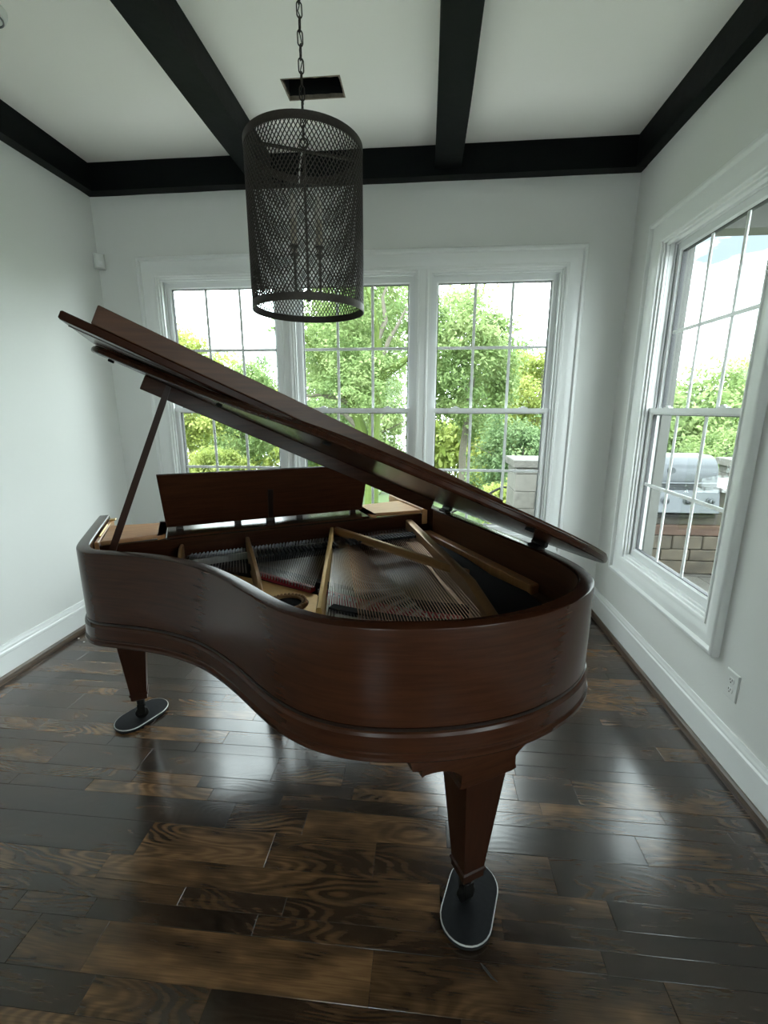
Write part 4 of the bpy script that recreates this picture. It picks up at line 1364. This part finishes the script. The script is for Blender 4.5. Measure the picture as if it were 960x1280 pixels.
# rounded hood: profile in y-z
hp = [(-0.33, 0.298), (-0.335, 0.330), (-0.325, 0.42)]
for q in range(9):
    t = PI * 0.06 + (PI * 0.44) * q / 8
    hp.append((-0.325 + 0.20 * (1 - math.cos(t)), 0.43 + 0.195 * math.sin(t)))
hp += [(0.10, 0.625), (0.20, 0.58), (0.26, 0.48), (0.28, 0.298)]
lo = []
for x, s in ((-gw, 0.955), (-gw + 0.012, 1.0), (gw - 0.012, 1.0), (gw, 0.955)):
    lo.append([(x, y_ * s, 0.298 + (z_ - 0.298) * s) for y_, z_ in hp])
hood = MB().rings(lo).build('hood', M['stainless'], gr, smooth=True, angle=40)
MB().tube([(-gw + 0.05, -0.385, 0.345), (gw - 0.05, -0.385, 0.345)], 0.013, 12).build('hood_handle', M['stainless'], hood, smooth=True)
for s in (-1, 1):
    MB().bbox(s * (gw - 0.08) - 0.010, s * (gw - 0.08) + 0.010, -0.385, -0.325, 0.335, 0.355, 0.002).build('handle_post', M['stainless'], hood)
gz = []
for r_, o_ in ((0.040, 0.0), (0.040, 0.012), (0.032, 0.014), (0.030, 0.010)):
    gz.append([(-0.07 + r_ * math.cos(2 * PI * q / 22), -0.322 - o_, 0.475 + r_ * math.sin(2 * PI * q / 22)) for q in range(22)])
th_ = MB().rings(gz).build('thermometer', M['stainless'], hood, smooth=True)
MB().bbox(-0.073, -0.067, -0.3345, -0.3325, 0.47, 0.50, 0.0005).build('needle', M['slot'], th_)

# limestone piers at the patio edge
def pier(x0, x1, y0, y1, ztop, lab):
    cxp, cyp = (x0 + x1) / 2, (y0 + y1) / 2
    r_ = empty('stone_pier', (cxp, cyp, ZPAT))
    tag(r_, lab, 'pier')
    hx_, hy_ = (x1 - x0) / 2, (y1 - y0) / 2
    ht = ztop - ZPAT
    MB().box(-hx_ + 0.035, hx_ - 0.035, -hy_ + 0.035, hy_ - 0.035, 0.002, ht - 0.10).build('core', M['mortar'], r_)
    z_ = 0.002; row = 0
    while z_ < ht - 0.15:
        h_ = min(0.235, ht - 0.105 - z_)
        c_ = 0.10 if row % 2 else -0.12
        for xa, xb in ((-hx_ + 0.02, c_ * hx_), (c_ * hx_, hx_ - 0.02)):
            MB().bbox(xa + 0.003, xb - 0.003, -hy_ + 0.02, hy_ - 0.02, z_ + 0.003, z_ + h_ - 0.003, 0.005).build('stone_block', M['limestone'], r_)
        z_ += h_; row += 1
    MB().bbox(-hx_ - 0.02, hx_ + 0.02, -hy_ - 0.02, hy_ + 0.02, ht - 0.10, ht, 0.008).build('cap_stone', M['limestone'], r_)
    return r_
pier(1.18, 1.86, 6.0, 6.62, 0.85, 'pale limestone pier with cap stone behind the back windows')
pier(4.05, 4.55, 6.1, 6.6, 0.86, 'pale limestone pier beyond the stone counter and grill')
# metal handrail running down from the pier
hr = MB()
rl = empty('metal_handrail', (0.75, 6.25, ground_z(0.75, 6.25)))
tag(rl, 'thin black metal handrail sloping down beside the limestone pier', 'railing')
gz0 = rl.location.z
MB().tube([(0.37, -0.05, 0.45 - gz0), (0.33, 0.0, 0.45 - gz0), (-0.20, 0.0, 0.15 - gz0), (-1.0, 0.0, -0.27 - gz0)], 0.016, 8).build('rail', M['black_metal'], rl, smooth=True)
for x, zt in ((0.31, 0.43), (-0.35, 0.07), (-0.98, -0.27)):
    MB().tube([(x, 0, min(ground_z(0.75 + x, 6.25), -0.42) - gz0 - 0.02), (x, 0, zt - gz0)], 0.013, 8).build('rail_post', M['black_metal'], rl, smooth=True)

# patio cover eave at the house corner
pc = struct(empty('patio_cover', (2.9, 3.3, 2.62)))
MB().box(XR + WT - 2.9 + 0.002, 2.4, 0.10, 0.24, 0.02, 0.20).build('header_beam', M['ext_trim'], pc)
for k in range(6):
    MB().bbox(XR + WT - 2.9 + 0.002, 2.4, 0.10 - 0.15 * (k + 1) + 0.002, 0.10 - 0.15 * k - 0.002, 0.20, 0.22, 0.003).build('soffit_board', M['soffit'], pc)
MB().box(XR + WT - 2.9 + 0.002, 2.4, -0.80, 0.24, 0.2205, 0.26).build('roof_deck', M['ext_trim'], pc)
mb = MB().box(2.25, 2.39, 0.10, 0.24, ZPAT - 2.62, 0.02)
mb.build('cover_post', M['ext_trim'], pc)

# ------------------------------------------------------------------ trees
def crown_mesh(name, mat, seed, nclump, nleaf, rx, rz, leaf, shell=0.55):
    r_ = random.Random(seed)
    vs_ = []; fs = []
    for c_ in range(nclump):
        while True:
            d_ = Vector((r_.gauss(0, 1), r_.gauss(0, 1), r_.gauss(0, 1)))
            if d_.length > 0.1: break
        d_.normalize()
        rad = shell + (1 - shell) * r_.random() ** 0.6
        wob = 0.8 + 0.35 * noise.noise(d_ * 1.8 + Vector((seed * 3.1, 0, 0)))
        c = Vector((d_.x * rx * rad * wob, d_.y * rx * rad * wob, d_.z * rz * rad * wob))
        cr = rx * r_.uniform(0.10, 0.21)
        for k in range(nleaf):
            q = Vector((r_.gauss(0, 0.5), r_.gauss(0, 0.5), r_.gauss(0, 0.34))) * cr * 1.25
            p = c + q
            n_ = Vector((r_.gauss(0, 0.6) + d_.x * 0.5, r_.gauss(0, 0.6) + d_.y * 0.5, r_.gauss(0.6, 0.5))).normalized()
            a = n_.orthogonal().normalized()
            a.rotate(Matrix.Rotation(r_.random() * 2 * PI, 3, n_))
            b_ = n_.cross(a)
            s = leaf * r_.uniform(0.6, 1.25)
            i = len(vs_)
            vs_ += [p - a * s, p - b_ * s * 0.42 + n_ * s * 0.12, p + a * s * 0.9, p + b_ * s * 0.42 + n_ * s * 0.12]
            fs.append((i, i + 1, i + 2, i + 3))
    me = bpy.data.meshes.new(name)
    me.from_pydata([tuple(v) for v in vs_], [], fs)
    me.materials.append(mat)
    return me


crowns = {
    'a': crown_mesh('crown', M['leaf_a'], 1, 170, 130, 2.6, 3.0, 0.095),
    'b': crown_mesh('crown', M['leaf_b'], 2, 150, 130, 2.6, 2.6, 0.095),
    'c': crown_mesh('crown', M['leaf_c'], 3, 170, 130, 2.6, 3.2, 0.10),
    'open': crown_mesh('crown', M['leaf_a'], 4, 120, 95, 2.6, 2.8, 0.085, 0.25),
    'low': crown_mesh('crown', M['leaf_b'], 5, 110, 120, 1.6, 1.1, 0.075, 0.4),
}


def tree(kind, x, y_, ztop, s, label, name='leafy_tree', group=None, trunk=True, sz=1.0):
    gzz = min(ground_z(x, y_), -0.42)
    r_ = empty(name, (x, y_, gzz))
    tag(r_, label, 'tree' if name == 'leafy_tree' else 'shrub', group)
    rz = {'a': 3.0, 'b': 2.6, 'c': 3.2, 'open': 2.8, 'low': 1.1}[kind] * s * sz
    zc = ztop - rz * 0.98 - gzz
    f = link('foliage', crowns[kind], r_, (0, 0, zc), (0, 0, random.uniform(0, 6.28)))
    f.scale = (s, s, s * sz)
    f['kind'] = 'stuff'
    if trunk:
        mb = MB()
        rr = random.Random(int(x * 100 + y_ * 10))
        mb.tube([(0, 0, -0.1), (rr.uniform(-.1, .1), 0, zc * 0.4), (rr.uniform(-.2, .2), rr.uniform(-.1, .1), zc), (rr.uniform(-.3, .3), 0, zc + rz * 0.6)], [0.16 * s, 0.13 * s, 0.09 * s, 0.03 * s], 8)
        for k in range(7):
            t = rr.uniform(0, 6.28); h = zc + rz * rr.uniform(-0.5, 0.3); L_ = rz * rr.uniform(0.4, 0.75)
            mb.tube([(0, 0, h), (L_ * 0.5 * math.cos(t), L_ * 0.5 * math.sin(t), h + L_ * 0.28), (L_ * math.cos(t), L_ * math.sin(t), h + L_ * 0.5)], [0.05 * s, 0.035 * s, 0.012 * s], 6)
        mb.build('trunk', M['bark'], r_, smooth=True)
    return r_


G = 'trees beyond the back windows'
# kind, x, y, top z, scale
tree('b', -6.9, 12.5, 3.75, 0.73, 'yellow-green leafy tree seen through the window beside the left wall', group=G)
tree('a', -7.4, 17.5, 3.6, 0.80, 'rounded mid-green tree standing behind the yellow-green leafy tree', group=G)
tree('open', -6.2, 7.2, 5.4, 0.60, 'tall sparse tree whose branch tips hang in front of the sky', group=G)
tree('a', -3.3, 19.3, 6.9, 1.08, 'broad mid-green tree behind the mossy forked tree', group=G)
tree('a', 1.2, 14.0, 5.25, 0.84, 'domed mid-green tree seen above the limestone pier', group=G)
tree('b', 4.4, 19.2, 3.9, 0.84, 'yellow-green tree beside the domed mid-green tree', group=G)
tree('c', 2.2, 10.2, 1.7, 0.50, 'small deep green tree right behind the limestone pier', group=G)
tree('c', -3.1, 13.3, 2.3, 0.46, 'small deep green tree under the mossy limbs', group=G)
G2 = 'trees beyond the patio'
tree('a', 7.3, 13.0, 2.95, 0.93, 'mid-green tree rising behind the grill hood', group=G2)
tree('b', 12.7, 18.5, 3.5, 0.90, 'yellow-green tree beside the mid-green tree behind the grill', group=G2)
tree('a', 5.5, 8.9, 1.35, 0.46, 'small mid-green tree between the grill and the far pier', group=G2)
tree('c', 10.0, 5.0, 3.4, 0.88, 'deep green tree standing off the side of the patio', group=G2)
tree('a', 9.8, 0.0, 3.4, 0.88, 'mid-green tree standing off the side of the patio', group=G2)
tree('b', 10.0, -5.0, 3.4, 0.88, 'yellow-green tree off the side of the patio', group=G2)
G4 = 'distant tree line'
for k in range(8):
    tree(('c', 'a')[k % 2], -37 + 10.6 * k, 37.0, 6.0 + 0.9 * ((k * 5) % 3), 1.75, ('hazy deep green tree in the distant tree line', 'hazy mid-green tree in the distant tree line')[k % 2], group=G4, sz=1.25)
G5 = 'distant thicket'
for k in range(7):
    tree('low', -29 + 10.4 * k, 26.2, 1.9 + 0.5 * (k % 3), 2.5, 'wide low thicket of bushes in front of the distant tree line', 'distant_bush', G5, trunk=False, sz=1.35)
G3 = 'low shrubs on the slope behind the house'
for k, (x, y_, zt, s) in enumerate(((-3.75, 6.2, 0.45, 0.52), (-1.6, 6.2, 0.30, 0.52), (-4.8, 9.75, 0.75, 0.55), (1.6, 7.75, 0.40, 0.48))):
    tree('low', x, y_, zt, s, ('bright yellow-green shrub on the slope near the house wall', 'bright yellow-green shrub on the slope near the house wall', 'bright yellow-green shrub at the foot of the yellow-green leafy tree', 'bright yellow-green shrub between the pier and the deep green tree')[k], 'slope_shrub', G3, trunk=False)

# big forked tree with vine-covered limbs in front of the middle window
bt = empty('forked_tree', (-1.3, 9.0, ground_z(-1.3, 9.0)))
tag(bt, 'large forked tree with bright mossy vine-covered limbs', 'tree')
g0 = -bt.location.z
def at(px, py, Y):
    """world point on the plane y=Y under a photo pixel, used only to lay out limbs"""
    d_ = _fw + _rt2 * ((px - 480) / 556.36) - _up2 * ((py - 640) / 556.36)
    t = Y / d_.y
    return Vector((0, 0, H)) + d_ * t
def limb(pts, rad, mat, nm):
    P_ = [at(px, py, Y) - bt.location for px, py, Y in pts]
    MB().tube(P_, rad, 9).build(nm, mat, bt, smooth=True)
limb([(462, 700, 9.0), (466, 560, 9.0), (470, 500, 9.0), (474, 455, 9.0), (472, 420, 8.9), (466, 385, 8.8), (455, 350, 8.7)], [0.16, 0.13, 0.11, 0.09, 0.07, 0.05, 0.02], M['moss'], 'mossy_limb')
limb([(474, 478, 9.0), (485, 465, 9.0), (500, 455, 8.9), (512, 446, 8.8), (530, 428, 8.7)], [0.10, 0.08, 0.07, 0.05, 0.02], M['moss'], 'mossy_limb')
limb([(462, 600, 9.1), (452, 540, 9.1), (440, 505, 9.1), (425, 480, 9.0), (405, 455, 9.0), (388, 432, 8.9), (372, 405, 8.8)], [0.16, 0.13, 0.10, 0.085, 0.07, 0.05, 0.02], M['moss'], 'mossy_limb')
limb([(440, 506, 9.1), (428, 500, 9.0), (412, 496, 9.0), (395, 494, 8.9), (372, 496, 8.8)], [0.06, 0.05, 0.045, 0.035, 0.02], M['bark'], 'pale_branch')
limb([(452, 540, 9.1), (430, 516, 9.0), (405, 510, 9.0), (380, 513, 8.9)], [0.06, 0.05, 0.04, 0.02], M['bark'], 'pale_branch')
limb([(472, 425, 8.9), (482, 400, 8.9), (478, 372, 8.8), (488, 345, 8.7)], [0.06, 0.045, 0.03, 0.015], M['bark'], 'pale_branch')
limb([(474, 455, 9.0), (486, 425, 8.9), (498, 405, 8.9), (508, 385, 8.8)], [0.05, 0.04, 0.03, 0.015], M['bark'], 'pale_branch')
c1 = at(445, 372, 9.2) - bt.location
f = link('foliage', crowns['open'], bt, (c1.x, c1.y + 0.6, c1.z), (0, 0, 1.0)); f.scale = (0.80, 0.62, 0.75); f['kind'] = 'stuff'
c2 = at(430, 470, 8.7) - bt.location
f = link('foliage', crowns['open'], bt, (c2.x, c2.y + 0.35, c2.z), (0, 0, 2.4)); f.scale = (0.62, 0.45, 0.42); f['kind'] = 'stuff'
